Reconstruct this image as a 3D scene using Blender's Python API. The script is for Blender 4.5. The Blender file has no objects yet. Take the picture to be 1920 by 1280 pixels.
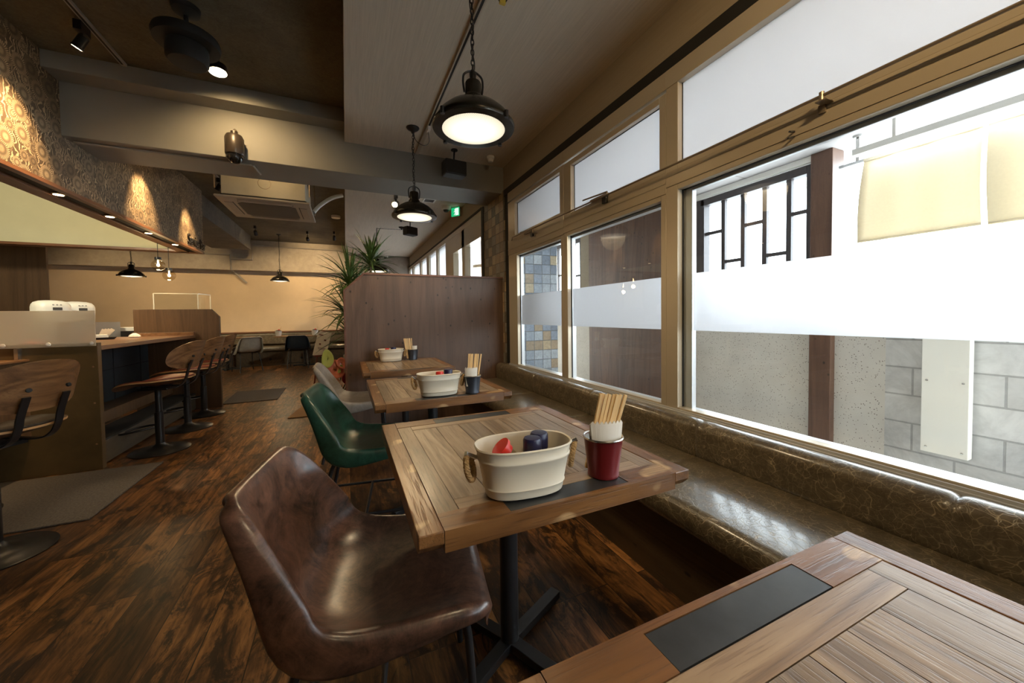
import bpy, bmesh, math, random
from mathutils import Vector, Matrix, noise as mnoise
random.seed(7)
PI = math.pi
scene = bpy.context.scene
col = scene.collection

# ------------------------------------------------------------------ camera
YAW, PIT, ROL, FPX, EYE = 0.42132883, -0.0300088727, -0.0134566425, 693.74, 1.15
fwd = Vector((math.sin(YAW)*math.cos(PIT), math.cos(YAW)*math.cos(PIT), math.sin(PIT)))
r0 = Vector((math.cos(YAW), -math.sin(YAW), 0)); u0 = r0.cross(fwd)
rt = r0*math.cos(ROL) + u0*math.sin(ROL); up = -r0*math.sin(ROL) + u0*math.cos(ROL)
cd = bpy.data.cameras.new('camera'); cam = bpy.data.objects.new('camera', cd); col.objects.link(cam)
cam.matrix_world = Matrix(((rt.x, up.x, -fwd.x, 0), (rt.y, up.y, -fwd.y, 0), (rt.z, up.z, -fwd.z, EYE), (0, 0, 0, 1)))
cd.sensor_width = 36; cd.sensor_fit = 'HORIZONTAL'; cd.lens = FPX/1920*36
cd.shift_y = -27.4577/1920; cd.clip_start = 0.02; cd.clip_end = 200
scene.camera = cam

# ------------------------------------------------------------------ world, exposure
w = bpy.data.worlds.new('sky'); scene.world = w; w.use_nodes = True
bg = w.node_tree.nodes['Background']; bg.inputs[0].default_value = (0.84, 0.93, 1.0, 1); bg.inputs[1].default_value = 9.5
vs = scene.view_settings
vs.view_transform = 'Standard'; vs.look = 'None'; vs.gamma = 1; vs.use_curve_mapping = False; vs.exposure = 0.52
cy = scene.cycles
cy.use_denoising = True; cy.max_bounces = 10; cy.diffuse_bounces = 5; cy.glossy_bounces = 4; cy.transmission_bounces = 8
cy.transparent_max_bounces = 12; cy.sample_clamp_indirect = 12; cy.caustics_reflective = False; cy.caustics_refractive = True

WARM = (1.0, 0.69, 0.34)
def spot(loc, target, energy, size, blend=0.6, rad=0.03, color=WARM):
    d = bpy.data.lights.new('spot_light', 'SPOT'); d.energy = energy; d.spot_size = math.radians(size); d.spot_blend = blend
    d.shadow_soft_size = rad; d.color = color
    o = bpy.data.objects.new('spot_light', d); col.objects.link(o); o.location = loc
    o.rotation_euler = (Vector(target)-Vector(loc)).to_track_quat('-Z', 'Y').to_euler()
    return o
def point(loc, energy, rad=0.04, color=WARM):
    d = bpy.data.lights.new('point_light', 'POINT'); d.energy = energy; d.shadow_soft_size = rad; d.color = color
    o = bpy.data.objects.new('point_light', d); col.objects.link(o); o.location = loc
    return o
def portal(loc, rot, sx, sy):
    d = bpy.data.lights.new('daylight_portal', 'AREA'); d.shape = 'RECTANGLE'; d.size = sx; d.size_y = sy; d.cycles.is_portal = True
    o = bpy.data.objects.new('daylight_portal', d); col.objects.link(o); o.location = loc; o.rotation_euler = rot
portal((3.62, 1.2, 1.75), (0, PI/2, 0), 1.4, 7.4)
portal((2.2, 8.0, 1.6), (0, PI/2, 0), 2.0, 6.6)

# ------------------------------------------------------------------ node helpers
class NT:
    def __init__(s, name):
        s.m = bpy.data.materials.new(name); s.m.use_nodes = True; s.t = s.m.node_tree; s.t.nodes.clear()
        s.out = s.t.nodes.new('ShaderNodeOutputMaterial')
    def n(s, typ, ins=None, **kw):
        nd = s.t.nodes.new(typ)
        for k, v in kw.items(): setattr(nd, k, v)
        for k, v in (ins or {}).items(): s.set(nd.inputs[k], v)
        return nd
    def set(s, sock, v):
        if isinstance(v, bpy.types.NodeSocket): s.t.links.new(v, sock)
        elif isinstance(v, (tuple, list)) and len(v) == 3 and sock.type == 'RGBA': sock.default_value = (*v, 1)
        else: sock.default_value = v
    def math(s, op, a, b=None, c=None, clamp=False):
        nd = s.n('ShaderNodeMath', operation=op, use_clamp=clamp); s.set(nd.inputs[0], a)
        if b is not None: s.set(nd.inputs[1], b)
        if c is not None: s.set(nd.inputs[2], c)
        return nd.outputs[0]
    def coord(s, kind='Object'): return s.n('ShaderNodeTexCoord').outputs[kind]
    def map(s, v, scale=(1, 1, 1), rot=(0, 0, 0), loc=(0, 0, 0)):
        return s.n('ShaderNodeMapping', {'Vector': v, 'Scale': scale, 'Rotation': rot, 'Location': loc}).outputs[0]
    def noise(s, v, scale=5, detail=3, rough=0.5, dist=0):
        return s.n('ShaderNodeTexNoise', {'Vector': v, 'Scale': scale, 'Detail': detail, 'Roughness': rough, 'Distortion': dist}).outputs['Fac']
    def ramp(s, f, stops, interp='LINEAR'):
        nd = s.n('ShaderNodeValToRGB', {'Fac': f}); cr = nd.color_ramp; cr.interpolation = interp
        while len(cr.elements) < len(stops): cr.elements.new(0.5)
        for e, (p, c) in zip(cr.elements, stops):
            e.position = p; e.color = (*c, 1) if isinstance(c, (tuple, list)) else (c, c, c, 1)
        return nd.outputs[0]
    def mix(s, f, a, b, mode='MIX'):
        nd = s.n('ShaderNodeMix', data_type='RGBA', blend_type=mode)
        s.set(nd.inputs[0], f); s.set(nd.inputs[6], a); s.set(nd.inputs[7], b)
        return nd.outputs[2]
    def bump(s, h, strength=0.3, dist=0.01):
        return s.n('ShaderNodeBump', {'Height': h, 'Strength': strength, 'Distance': dist}).outputs[0]
    def sep(s, v): return s.n('ShaderNodeSeparateXYZ', {0: v}).outputs
    def comb(s, x, y, z): return s.n('ShaderNodeCombineXYZ', {0: x, 1: y, 2: z}).outputs[0]
    def pbr(s, color=(0.5, 0.5, 0.5), rough=0.5, metal=0, bump=None, **kw):
        ins = {'Base Color': color, 'Roughness': rough, 'Metallic': metal}
        for k, v in kw.items(): ins[k.replace('_', ' ')] = v
        p = s.n('ShaderNodeBsdfPrincipled', ins)
        if bump is not None: s.set(p.inputs['Normal'], bump)
        s.t.links.new(p.outputs[0], s.out.inputs[0]); return s.m
    def surf(s, sh): s.t.links.new(sh, s.out.inputs[0]); return s.m

def flat(name, c, rough=0.5, metal=0, **kw): return NT(name).pbr(c, rough, metal, **kw)
def rand_island(t): return t.n('ShaderNodeNewGeometry').outputs['Random Per Island']

def speckled(name, c, rough=0.6, var=0.12, scale=60, bump=0.1, metal=0, stretch=(1, 1, 1), **kw):
    t = NT(name); v = t.map(t.coord(), stretch)
    f = t.noise(v, scale, 4, 0.6)
    lo = tuple(x*(1-var) for x in c); hi = tuple(min(1, x*(1+var)) for x in c)
    return t.pbr(t.ramp(f, [(0.3, lo), (0.7, hi)]), rough, metal, t.bump(f, bump, 0.004), **kw)

def wood(name, c1, c2, dark, axis='y', rough=0.4, grain=1.0, knots=0.0, islands=0.0, wear=None, bumpk=0.25, blotch=0.25, coat=0.0):
    """wood with the grain running along a local axis"""
    t = NT(name); co = t.coord()
    sc = {'x': (1.3, 22, 22), 'y': (22, 1.3, 22), 'z': (22, 22, 1.3)}[axis]
    sc = tuple(k*grain for k in sc)
    v = co
    if islands:
        r = rand_island(t)
        v = t.n('ShaderNodeVectorMath', {0: co, 1: t.comb(t.math('MULTIPLY', r, 7.3), t.math('MULTIPLY', r, 11.1), t.math('MULTIPLY', r, 3.7))}, operation='ADD').outputs[0]
    vm = t.map(v, sc)
    g = t.noise(vm, 1.0, 6, 0.62, 0.9)
    low = t.noise(t.map(v, tuple(k*0.22 for k in sc)), 1.0, 3, 0.5, 1.2)
    ring = t.math('FRACT', t.math('MULTIPLY', low, 9.0))
    ring = t.math('ABSOLUTE', t.math('SUBTRACT', ring, 0.5))
    f = t.math('ADD', t.math('MULTIPLY', g, 0.7), t.math('MULTIPLY', ring, 0.55))
    colr = t.ramp(f, [(0.25, dark), (0.45, c1), (0.75, c2)])
    if blotch:
        b = t.noise(t.map(v, tuple(k*0.12 for k in sc)), 1.0, 3, 0.6, 0.3)
        colr = t.mix(t.math('MULTIPLY', t.ramp(b, [(0.42, 1.0), (0.6, 0.0)]), blotch), colr, dark)
    if islands:
        k = t.ramp(r, [(0, 1-islands), (1, 1+islands*0.6)])
        colr = t.mix(1.0, colr, k, 'MULTIPLY')
    if wear:
        wn = t.noise(t.map(v, (7, 7, 7)), 1.0, 2, 0.5)
        wf = t.math('MULTIPLY', t.ramp(wn, [(0.60, 0.0), (0.65, 1.0)]), t.ramp(g, [(0.35, 0.2), (0.6, 1.0)]))
        colr = t.mix(t.math('MULTIPLY', wf, 0.75), colr, wear)
    pv = t.map(v, {'x': (9, 230, 230), 'y': (230, 9, 230), 'z': (230, 230, 9)}[axis]); pn = t.noise(pv, 1.0, 3, 0.6)
    pore = t.ramp(pn, [(0.36, 1.0), (0.47, 0.0)])
    colr = t.mix(t.math('MULTIPLY', pore, 0.5), colr, dark)
    h = t.math('SUBTRACT', f, t.math('MULTIPLY', pore, 0.4))
    if knots:
        vo = t.n('ShaderNodeTexVoronoi', {'Vector': t.map(co, {'x': (2.5, 5, 5), 'y': (5, 2.5, 5), 'z': (5, 5, 3.5)}[axis]), 'Scale': 2.2, 'Randomness': 1.0})
        kf = t.ramp(vo.outputs['Distance'], [(0.05, 1.0), (0.12, 0.0)])
        colr = t.mix(t.math('MULTIPLY', kf, knots), colr, tuple(x*0.12 for x in dark))
    bm = t.bump(h, bumpk, 0.004)
    kw = {}
    if coat: kw = {'Coat_Weight': coat, 'Coat_Roughness': 0.2}
    return t.pbr(colr, rough, 0, bm, **kw)

def leather(name, c1, c2, rough=0.35, crack=None, scale=9):
    t = NT(name); co = t.coord()
    a = t.noise(co, scale, 8, 0.78, 1.6); b = t.noise(co, scale*7, 5, 0.7, 0.6)
    f = t.math('ADD', t.math('MULTIPLY', a, 0.75), t.math('MULTIPLY', b, 0.25))
    c = t.ramp(f, [(0.38, c1), (0.62, c2)])
    h = b
    if crack:
        n2 = t.n('ShaderNodeTexNoise', {'Vector': co, 'Scale': 6, 'Detail': 3}).outputs['Color']
        vv = t.n('ShaderNodeVectorMath', {0: co, 1: t.n('ShaderNodeVectorMath', {0: n2, 3: 0.16}, operation='SCALE').outputs[0]}, operation='ADD').outputs[0]
        d = t.n('ShaderNodeTexVoronoi', {'Vector': vv, 'Scale': 24}, feature='DISTANCE_TO_EDGE').outputs['Distance']
        d2 = t.n('ShaderNodeTexVoronoi', {'Vector': vv, 'Scale': 52}, feature='DISTANCE_TO_EDGE').outputs['Distance']
        l = t.math('MAXIMUM', t.ramp(d, [(0.0, 1.0), (0.030, 0.0)]), t.math('MULTIPLY', t.ramp(d2, [(0.0, 1.0), (0.05, 0.0)]), 0.5))
        msk = t.ramp(a, [(0.40, 0.15), (0.6, 1.0)])
        l = t.math('MULTIPLY', l, msk)
        c = t.mix(t.math('MULTIPLY', l, 0.7), c, crack)
        h = t.math('SUBTRACT', t.math('MULTIPLY', b, 0.3), l)
    return t.pbr(c, rough, 0, t.bump(h, 0.3 if crack else 0.10, 0.003), Specular_IOR_Level=0.6, Coat_Weight=0.35 if crack else 0.05, Coat_Roughness=0.10)

def emit(name, c, s):
    t = NT(name); e = t.n('ShaderNodeEmission', {'Color': c, 'Strength': s}); return t.surf(e.outputs[0])

def clear_glass(name, tint=(0.96, 0.98, 0.98), refl=1.0):
    t = NT(name)
    fr = t.n('ShaderNodeFresnel', {'IOR': 1.45}).outputs[0]
    tr = t.n('ShaderNodeBsdfTransparent', {'Color': tint}).outputs[0]
    gl = t.n('ShaderNodeBsdfGlossy', {'Color': (1, 1, 1), 'Roughness': 0.0}).outputs[0]
    back = t.n('ShaderNodeNewGeometry').outputs['Backfacing']
    mx = t.n('ShaderNodeMixShader', {0: t.math('MULTIPLY', fr, t.math('MULTIPLY', t.math('SUBTRACT', 1.0, back), refl), clamp=True), 1: tr, 2: gl}).outputs[0]
    return t.surf(mx)

def frosted(name, c=(0.9, 0.93, 0.96), rough=0.55, trans=0.55, ior=1.25, see=0.0):
    t = NT(name)
    rf = t.n('ShaderNodeBsdfRefraction', {'Color': c, 'Roughness': rough, 'IOR': ior}).outputs[0]
    tl = t.n('ShaderNodeBsdfTranslucent', {'Color': c}).outputs[0]
    df = t.n('ShaderNodeBsdfDiffuse', {'Color': c}).outputs[0]
    m1 = t.n('ShaderNodeMixShader', {0: trans, 1: rf, 2: tl}).outputs[0]
    m2 = t.n('ShaderNodeMixShader', {0: 0.18, 1: m1, 2: df}).outputs[0]
    gl = t.n('ShaderNodeBsdfGlossy', {'Color': (1, 1, 1), 'Roughness': 0.25}).outputs[0]
    m3 = t.n('ShaderNodeMixShader', {0: 0.05, 1: m2, 2: gl}).outputs[0]
    return t.surf(m3)

# ------------------------------------------------------------------ materials
M = {}
def floor_mat():
    t = NT('rustic_floor_planks'); co = t.coord(); x, y, z = t.sep(co)
    bv = t.comb(y, x, 0.0)
    br = t.n('ShaderNodeTexBrick', {'Vector': bv, 'Color1': (0, 0, 0), 'Color2': (1, 1, 1), 'Mortar': (0.5, 0.5, 0.5), 'Scale': 1.0,
             'Mortar Size': 0.0022, 'Mortar Smooth': 0.2, 'Brick Width': 1.25, 'Row Height': 0.165}, offset=0.37, offset_frequency=3)
    rnd = t.sep(br.outputs['Color'])[0]; mort = br.outputs['Fac']
    sh = t.n('ShaderNodeVectorMath', {0: co, 1: t.comb(t.math('MULTIPLY', rnd, 9.1), t.math('MULTIPLY', rnd, 17.3), 0.0)}, operation='ADD').outputs[0]
    g = t.noise(t.map(sh, (55, 5, 1)), 1.0, 6, 0.65, 0.6)
    lo = t.noise(t.map(sh, (7, 2.0, 1)), 1.0, 5, 0.65, 1.6)
    bl = t.noise(t.map(sh, (7, 3.0, 1)), 1.0, 7, 0.75, 1.5)
    f = t.math('ADD', t.math('MULTIPLY', g, 0.45), t.math('MULTIPLY', lo, 0.55))
    c = t.ramp(f, [(0.34, (0.030, 0.013, 0.006)), (0.46, (0.115, 0.048, 0.016)), (0.58, (0.31, 0.132, 0.038)), (0.75, (0.54, 0.27, 0.085))])
    c = t.mix(t.ramp(bl, [(0.49, 0.0), (0.57, 0.9)]), c, (0.018, 0.009, 0.005))
    c = t.mix(1.0, c, t.ramp(rnd, [(0, 0.40), (1, 1.35)]), 'MULTIPLY')
    c = t.mix(t.math('MULTIPLY', mort, 0.85), c, (0.01, 0.006, 0.004))
    r = t.ramp(g, [(0.3, 0.42), (0.7, 0.30)])
    b = t.bump(t.math('SUBTRACT', t.math('MULTIPLY', f, 0.5), t.math('MULTIPLY', mort, 1.0)), 0.35, 0.004)
    return t.pbr(c, r, 0, b, Specular_IOR_Level=0.45)
M['floor'] = floor_mat()
M['plank'] = wood('weathered_oak_planks', (0.27, 0.185, 0.11), (0.43, 0.32, 0.21), (0.09, 0.055, 0.030), 'y', 0.38, 1.0, islands=0.35, blotch=0.3, coat=0.3)
M['plank_x'] = wood('weathered_oak_cross_board', (0.31, 0.205, 0.12), (0.46, 0.335, 0.21), (0.13, 0.075, 0.04), 'x', 0.38, 1.0, islands=0.15, blotch=0.2, coat=0.3)
M['rail_y'] = wood('amber_table_rail', (0.175, 0.078, 0.025), (0.29, 0.138, 0.046), (0.09, 0.038, 0.012), 'y', 0.30, 0.7, wear=(0.80, 0.56, 0.30), blotch=0.1)
M['rail_x'] = wood('amber_table_rail_cross', (0.175, 0.078, 0.025), (0.29, 0.138, 0.046), (0.09, 0.038, 0.012), 'x', 0.30, 0.7, wear=(0.80, 0.56, 0.30), blotch=0.1)
M['slate'] = speckled('dark_slate_inlay', (0.030, 0.032, 0.034), 0.30, 0.35, 14, 0.05)
M['black'] = flat('black_painted_metal', (0.012, 0.012, 0.013), 0.32, 0.0, Specular_IOR_Level=0.6)
M['blackm'] = flat('matt_black', (0.012, 0.012, 0.012), 0.7)
M['bronze'] = flat('dark_bronze_enamel', (0.035, 0.031, 0.024), 0.25, 0.6)
M['part'] = wood('dark_stained_pine', (0.118, 0.068, 0.044), (0.172, 0.100, 0.064), (0.066, 0.038, 0.026), 'z', 0.45, 0.45, knots=0.95, blotch=0.5, bumpk=0.15)
M['partcap'] = wood('reddish_stained_capping', (0.16, 0.07, 0.042), (0.22, 0.10, 0.06), (0.09, 0.04, 0.025), 'x', 0.4, 0.6)
M['bench'] = leather('crackled_olive_leather', (0.060, 0.047, 0.029), (0.135, 0.104, 0.062), 0.29, crack=(0.50, 0.40, 0.25))
M['chair_brown'] = leather('mottled_brown_leather', (0.020, 0.010, 0.007), (0.165, 0.078, 0.048), 0.31, scale=8)
M['chair_green'] = leather('green_leather', (0.006, 0.026, 0.018), (0.024, 0.085, 0.055), 0.28)
M['chair_grey'] = leather('taupe_grey_leather', (0.20, 0.17, 0.145), (0.30, 0.265, 0.23), 0.4)
M['chair_navy'] = leather('navy_leather', (0.008, 0.016, 0.030), (0.016, 0.032, 0.055), 0.35)
M['chair_pale'] = leather('pale_grey_leather', (0.30, 0.29, 0.26), (0.42, 0.40, 0.36), 0.4)
M['oxblood'] = leather('oxblood_leather', (0.14, 0.030, 0.016), (0.27, 0.065, 0.032), 0.28)
M['darkleather'] = leather('dark_brown_leather', (0.035, 0.026, 0.018), (0.08, 0.060, 0.042), 0.25)
M['ply'] = wood('walnut_plywood', (0.20, 0.095, 0.038), (0.32, 0.165, 0.07), (0.11, 0.050, 0.020), 'y', 0.3, 0.9, coat=0.3)
M['plyedge'] = flat('pale_plywood_edge', (0.50, 0.27, 0.11), 0.4)
M['alu'] = flat('champagne_aluminium', (0.54, 0.47, 0.36), 0.30, 0.35)
M['alusilver'] = flat('silver_aluminium', (0.62, 0.63, 0.65), 0.3, 0.4)
M['rod'] = flat('brushed_bronze_rod', (0.30, 0.24, 0.17), 0.35, 0.6)
M['glass'] = clear_glass('clear_glass')
M['film'] = frosted('frosted_film', (0.86, 0.86, 0.88), 0.62, 0.35, 1.35)
M['frost'] = frosted('frosted_pane', (0.74, 0.74, 0.75), 0.9, 0.9, 1.3)
M['whitewall'] = speckled('white_outdoor_soffit', (0.52, 0.49, 0.49), 0.5, 0.03, 3, 0.0)
def fabric(name, c, var=0.08, axis='y'):
    t = NT(name); co = t.coord()
    s1 = {'y': (140, 4, 140), 'x': (4, 140, 4), 'z': (140, 140, 4)}[axis]
    a = t.noise(t.map(co, s1), 1.0, 3, 0.6); b = t.noise(t.map(co, tuple(k*0.3 for k in s1[::-1])), 1.0, 2, 0.5)
    f = t.math('ADD', t.math('MULTIPLY', a, 0.7), t.math('MULTIPLY', b, 0.3))
    return t.pbr(t.ramp(f, [(0.3, tuple(k*(1-var) for k in c)), (0.7, tuple(min(1, k*(1+var)) for k in c))]), 0.85, 0, t.bump(f, 0.12, 0.003))
M['soffit'] = fabric('woven_ceiling_paper', (0.66, 0.595, 0.49), 0.10)
M['uwall'] = fabric('beige_wall_paper', (0.34, 0.285, 0.21), 0.06)
M['farwall'] = fabric('sand_wall_paper', (0.66, 0.53, 0.37), 0.05, 'x')
M['cream'] = fabric('cream_lining', (0.68, 0.63, 0.42), 0.04, 'x')
M['beam'] = speckled('painted_grey_beam', (0.245, 0.232, 0.205), 0.6, 0.06, 2.2, 0.02)
def concrete(name, c):
    t = NT(name); co = t.coord()
    a = t.noise(co, 1.4, 6, 0.65, 0.4); b = t.noise(t.map(co, (1, 1, 1)), 26, 5, 0.7, 1.5)
    f = t.math('ADD', t.math('MULTIPLY', a, 0.6), t.math('MULTIPLY', b, 0.4))
    return t.pbr(t.ramp(f, [(0.35, tuple(k*0.55 for k in c)), (0.65, tuple(k*1.35 for k in c))]), 0.85, 0, t.bump(b, 0.4, 0.01))
M['darkceil'] = concrete('dark_fibre_ceiling', (0.135, 0.115, 0.078))
M['concrete'] = concrete('raw_concrete', (0.17, 0.15, 0.12))
def paper():
    t = NT('dark_floral_wallpaper'); co = t.coord(); x, y, z = t.sep(co)
    # the pattern lies in the plane of the wall: u runs along it, v upwards
    u = t.math('ADD', x, y); p = t.comb(u, z, 0.0)
    def flowers(scale, petals, off):
        v = t.map(p, (1, 1, 1), loc=(off, off*0.7, 0))
        vo = t.n('ShaderNodeTexVoronoi', {'Vector': v, 'Scale': scale, 'Randomness': 0.75}, voronoi_dimensions='2D')
        d = vo.outputs['Distance']; pos = vo.outputs['Position']
        dl = t.n('ShaderNodeVectorMath', {0: v, 1: pos}, operation='SUBTRACT').outputs[0]
        a, b, _ = t.sep(dl); ang = t.math('ARCTAN2', b, a)
        pet = t.math('SINE', t.math('MULTIPLY', ang, petals))
        ring = t.math('SINE', t.math('MULTIPLY', d, 26.0))
        rnd = t.sep(vo.outputs['Color'])[0]
        disc = t.ramp(d, [(0.36, 1.0), (0.40, 0.0)])
        outer = t.ramp(d, [(0.22, 0.0), (0.25, 1.0)])
        line = t.math('ADD', t.math('MULTIPLY', t.math('MULTIPLY', pet, outer), 0.7), t.math('MULTIPLY', ring, 0.22))
        val = t.math('ADD', 0.45, line, clamp=True)
        return t.math('MULTIPLY', disc, t.math('MULTIPLY', val, t.ramp(rnd, [(0.1, 0.35), (0.9, 1.0)]))), disc
    f1, d1 = flowers(5.6, 30.0, 0.0); f2, d2 = flowers(9.5, 20.0, 3.7)
    wv = t.n('ShaderNodeTexWave', {'Vector': p, 'Scale': 9.0, 'Distortion': 11.0, 'Detail': 2.0, 'Detail Scale': 1.6}).outputs['Fac']
    base = t.math('MULTIPLY', t.ramp(wv, [(0.70, 0.0), (0.78, 1.0)]), 0.8)
    f = t.n('ShaderNodeMix', {0: d2, 2: base, 3: f2}, data_type='FLOAT').outputs[0]
    f = t.n('ShaderNodeMix', {0: d1, 2: f, 3: f1}, data_type='FLOAT').outputs[0]
    c = t.ramp(f, [(0.1, (0.085, 0.057, 0.036)), (0.85, (0.46, 0.34, 0.21))])
    return t.pbr(c, 0.45, 0.0, None, Specular_IOR_Level=0.5)
M['paper'] = paper()
M['paperpale'] = speckled('pale_patterned_paper', (0.36, 0.31, 0.25), 0.55, 0.12, 11, 0.05)
M['trimwood'] = wood('red_brown_trim', (0.20, 0.085, 0.038), (0.28, 0.125, 0.055), (0.12, 0.05, 0.022), 'y', 0.35, 0.5)
M['trimwood_x'] = wood('red_brown_trim_cross', (0.20, 0.085, 0.038), (0.28, 0.125, 0.055), (0.12, 0.05, 0.022), 'x', 0.35, 0.5)
M['walnut'] = wood('dark_walnut_panel', (0.115, 0.062, 0.028), (0.155, 0.085, 0.040), (0.075, 0.040, 0.018), 'z', 0.42, 0.5, blotch=0.15)
M['counterside'] = speckled('brown_counter_end_panel', (0.115, 0.070, 0.026), 0.38, 0.25, 5, 0.02)
M['walnut_y'] = wood('walnut_counter_top', (0.25, 0.125, 0.055), (0.34, 0.18, 0.085), (0.15, 0.07, 0.03), 'y', 0.3, 0.6)
M['kick'] = wood('pale_dusty_board', (0.09, 0.068, 0.042), (0.13, 0.10, 0.065), (0.055, 0.04, 0.025), 'y', 0.5, 0.5, knots=0.5)
M['darkblue'] = speckled('dark_steel_sheet', (0.030, 0.038, 0.045), 0.35, 0.4, 4, 0.03, 0.3)
M['benchfront'] = wood('dark_bench_front', (0.075, 0.045, 0.020), (0.11, 0.068, 0.030), (0.045, 0.026, 0.012), 'y', 0.5, 0.5, knots=0.9)
M['mat'] = speckled('grey_felt_mat', (0.105, 0.086, 0.070), 0.95, 0.4, 90, 0.5)
M['matbrown'] = speckled('brown_felt_mat', (0.36, 0.21, 0.10), 0.95, 0.25, 160, 0.5)
M['enamel'] = flat('cream_enamel', (0.72, 0.66, 0.53), 0.35)
M['rope'] = speckled('jute_rope', (0.36, 0.22, 0.09), 0.9, 0.3, 160, 0.8)
M['steel'] = flat('bright_steel', (0.7, 0.7, 0.68), 0.22, 1.0)
M['red'] = flat('red_plastic', (0.62, 0.03, 0.02), 0.3)
M['navycap'] = flat('navy_plastic', (0.012, 0.013, 0.060), 0.3)
M['bottle'] = clear_glass('bottle_glass', (0.85, 0.8, 0.7))
M['redtin'] = speckled('dark_red_tin', (0.15, 0.012, 0.014), 0.3, 0.2, 5, 0.02, 0.2, (1, 1, 0.2))
M['bluetin'] = speckled('slate_blue_tin', (0.040, 0.048, 0.066), 0.35, 0.3, 6, 0.02, 0.3)
M['napkin'] = flat('white_paper', (0.82, 0.78, 0.70), 0.8)
M['chop'] = speckled('pale_bamboo', (0.84, 0.60, 0.30), 0.5, 0.12, 8, 0.05, 0, (9, 9, 1))
M['white'] = flat('white_plastic', (0.80, 0.78, 0.72), 0.35)
M['greyplastic'] = flat('grey_plastic', (0.30, 0.29, 0.27), 0.5)
M['darkgrille'] = flat('dark_grille', (0.06, 0.055, 0.05), 0.6)
M['galv'] = speckled('galvanised_sheet', (0.50, 0.46, 0.36), 0.6, 0.08, 4, 0.02, 0.1)
M['pipe'] = flat('grey_conduit', (0.34, 0.31, 0.27), 0.5)
M['silverlens'] = flat('lamp_reflector', (0.8, 0.7, 0.5), 0.2, 0.8)
M['leaf'] = speckled('dracaena_leaf', (0.11, 0.19, 0.05), 0.4, 0.45, 7, 0.0)
M['leafdark'] = speckled('dark_leaf', (0.030, 0.060, 0.020), 0.4, 0.4, 9, 0.0)
M['bark'] = speckled('plant_stem', (0.24, 0.17, 0.10), 0.9, 0.3, 40, 0.5)
M['pot'] = flat('pale_planter', (0.55, 0.50, 0.42), 0.5)
M['pink'] = speckled('salmon_petal', (0.72, 0.22, 0.13), 0.35, 0.3, 14, 0.0)
M['lime'] = flat('lime_petal', (0.42, 0.48, 0.12), 0.4)
M['peach'] = flat('peach_petal', (0.75, 0.47, 0.26), 0.4)
M['gold'] = flat('gold_wrap', (0.55, 0.36, 0.10), 0.3, 0.6)
M['mahog'] = flat('red_mahogany_leg', (0.15, 0.03, 0.015), 0.35)
M['card'] = speckled('menu_card', (0.72, 0.64, 0.50), 0.7, 0.06, 30, 0.0)
M['green'] = emit('exit_green', (0.01, 0.40, 0.14), 0.9)
M['exitwhite'] = emit('exit_white', (0.85, 1.0, 0.9), 0.7)
M['lamp_lens'] = None
def lens():
    t = NT('prismatic_lamp_lens'); co = t.coord(); x, y, z = t.sep(co)
    r = t.math('SQRT', t.math('ADD', t.math('MULTIPLY', x, x), t.math('MULTIPLY', y, y))); a = t.math('ARCTAN2', y, x)
    p = t.math('MULTIPLY', t.math('SINE', t.math('MULTIPLY', r, 480.0)), t.math('SINE', t.math('MULTIPLY', a, 90.0)))
    f = t.math('ADD', 0.8, t.math('MULTIPLY', p, 0.2))
    core = t.ramp(r, [(0.0, 4.0), (0.09, 1.5), (0.19, 0.50)])
    # strength: brightest before the bulb, falling off to the rim
    st = t.math('MULTIPLY', f, core)
    return t.surf(t.n('ShaderNodeEmission', {'Color': (1.0, 0.86, 0.64), 'Strength': st}).outputs[0])
M['lamp_lens'] = lens()
M['bulbhot'] = emit('glowing_bulb', (1.0, 0.72, 0.38), 40)
M['spothot'] = emit('lit_spot_lens', (1.0, 0.74, 0.42), 45)
M['downhot'] = emit('lit_downlight', (1.0, 0.70, 0.40), 9)
M['tube'] = emit('fluorescent_tube', (0.95, 0.98, 1.0), 7)
M['drumglow'] = emit('lit_drum_diffuser', (1.0, 0.90, 0.72), 2.2)
def terrazzo():
    t = NT('pebble_dash_render'); co = t.coord()
    def chips(sc, th):
        v = t.n('ShaderNodeTexVoronoi', {'Vector': co, 'Scale': sc})
        rn = t.sep(v.outputs['Color'])[0]
        return t.math('MULTIPLY', t.ramp(v.outputs['Distance'], [(th, 1.0), (th+0.06, 0.0)]), t.ramp(rn, [(0.55, 0.0), (0.6, 1.0)])), v.outputs['Color']
    k, cc = chips(75, 0.24); k2, _ = chips(50, 0.18)
    base = t.ramp(t.noise(co, 3, 3), [(0.3, (0.60, 0.56, 0.50)), (0.7, (0.70, 0.66, 0.59))])
    c = t.mix(k, base, t.mix(t.sep(cc)[1], (0.10, 0.055, 0.04), (0.16, 0.14, 0.12)))
    c = t.mix(t.math('MULTIPLY', k2, 0.6), c, (0.68, 0.64, 0.58))
    return t.pbr(c, 0.6)
M['terrazzo'] = terrazzo()
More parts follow.
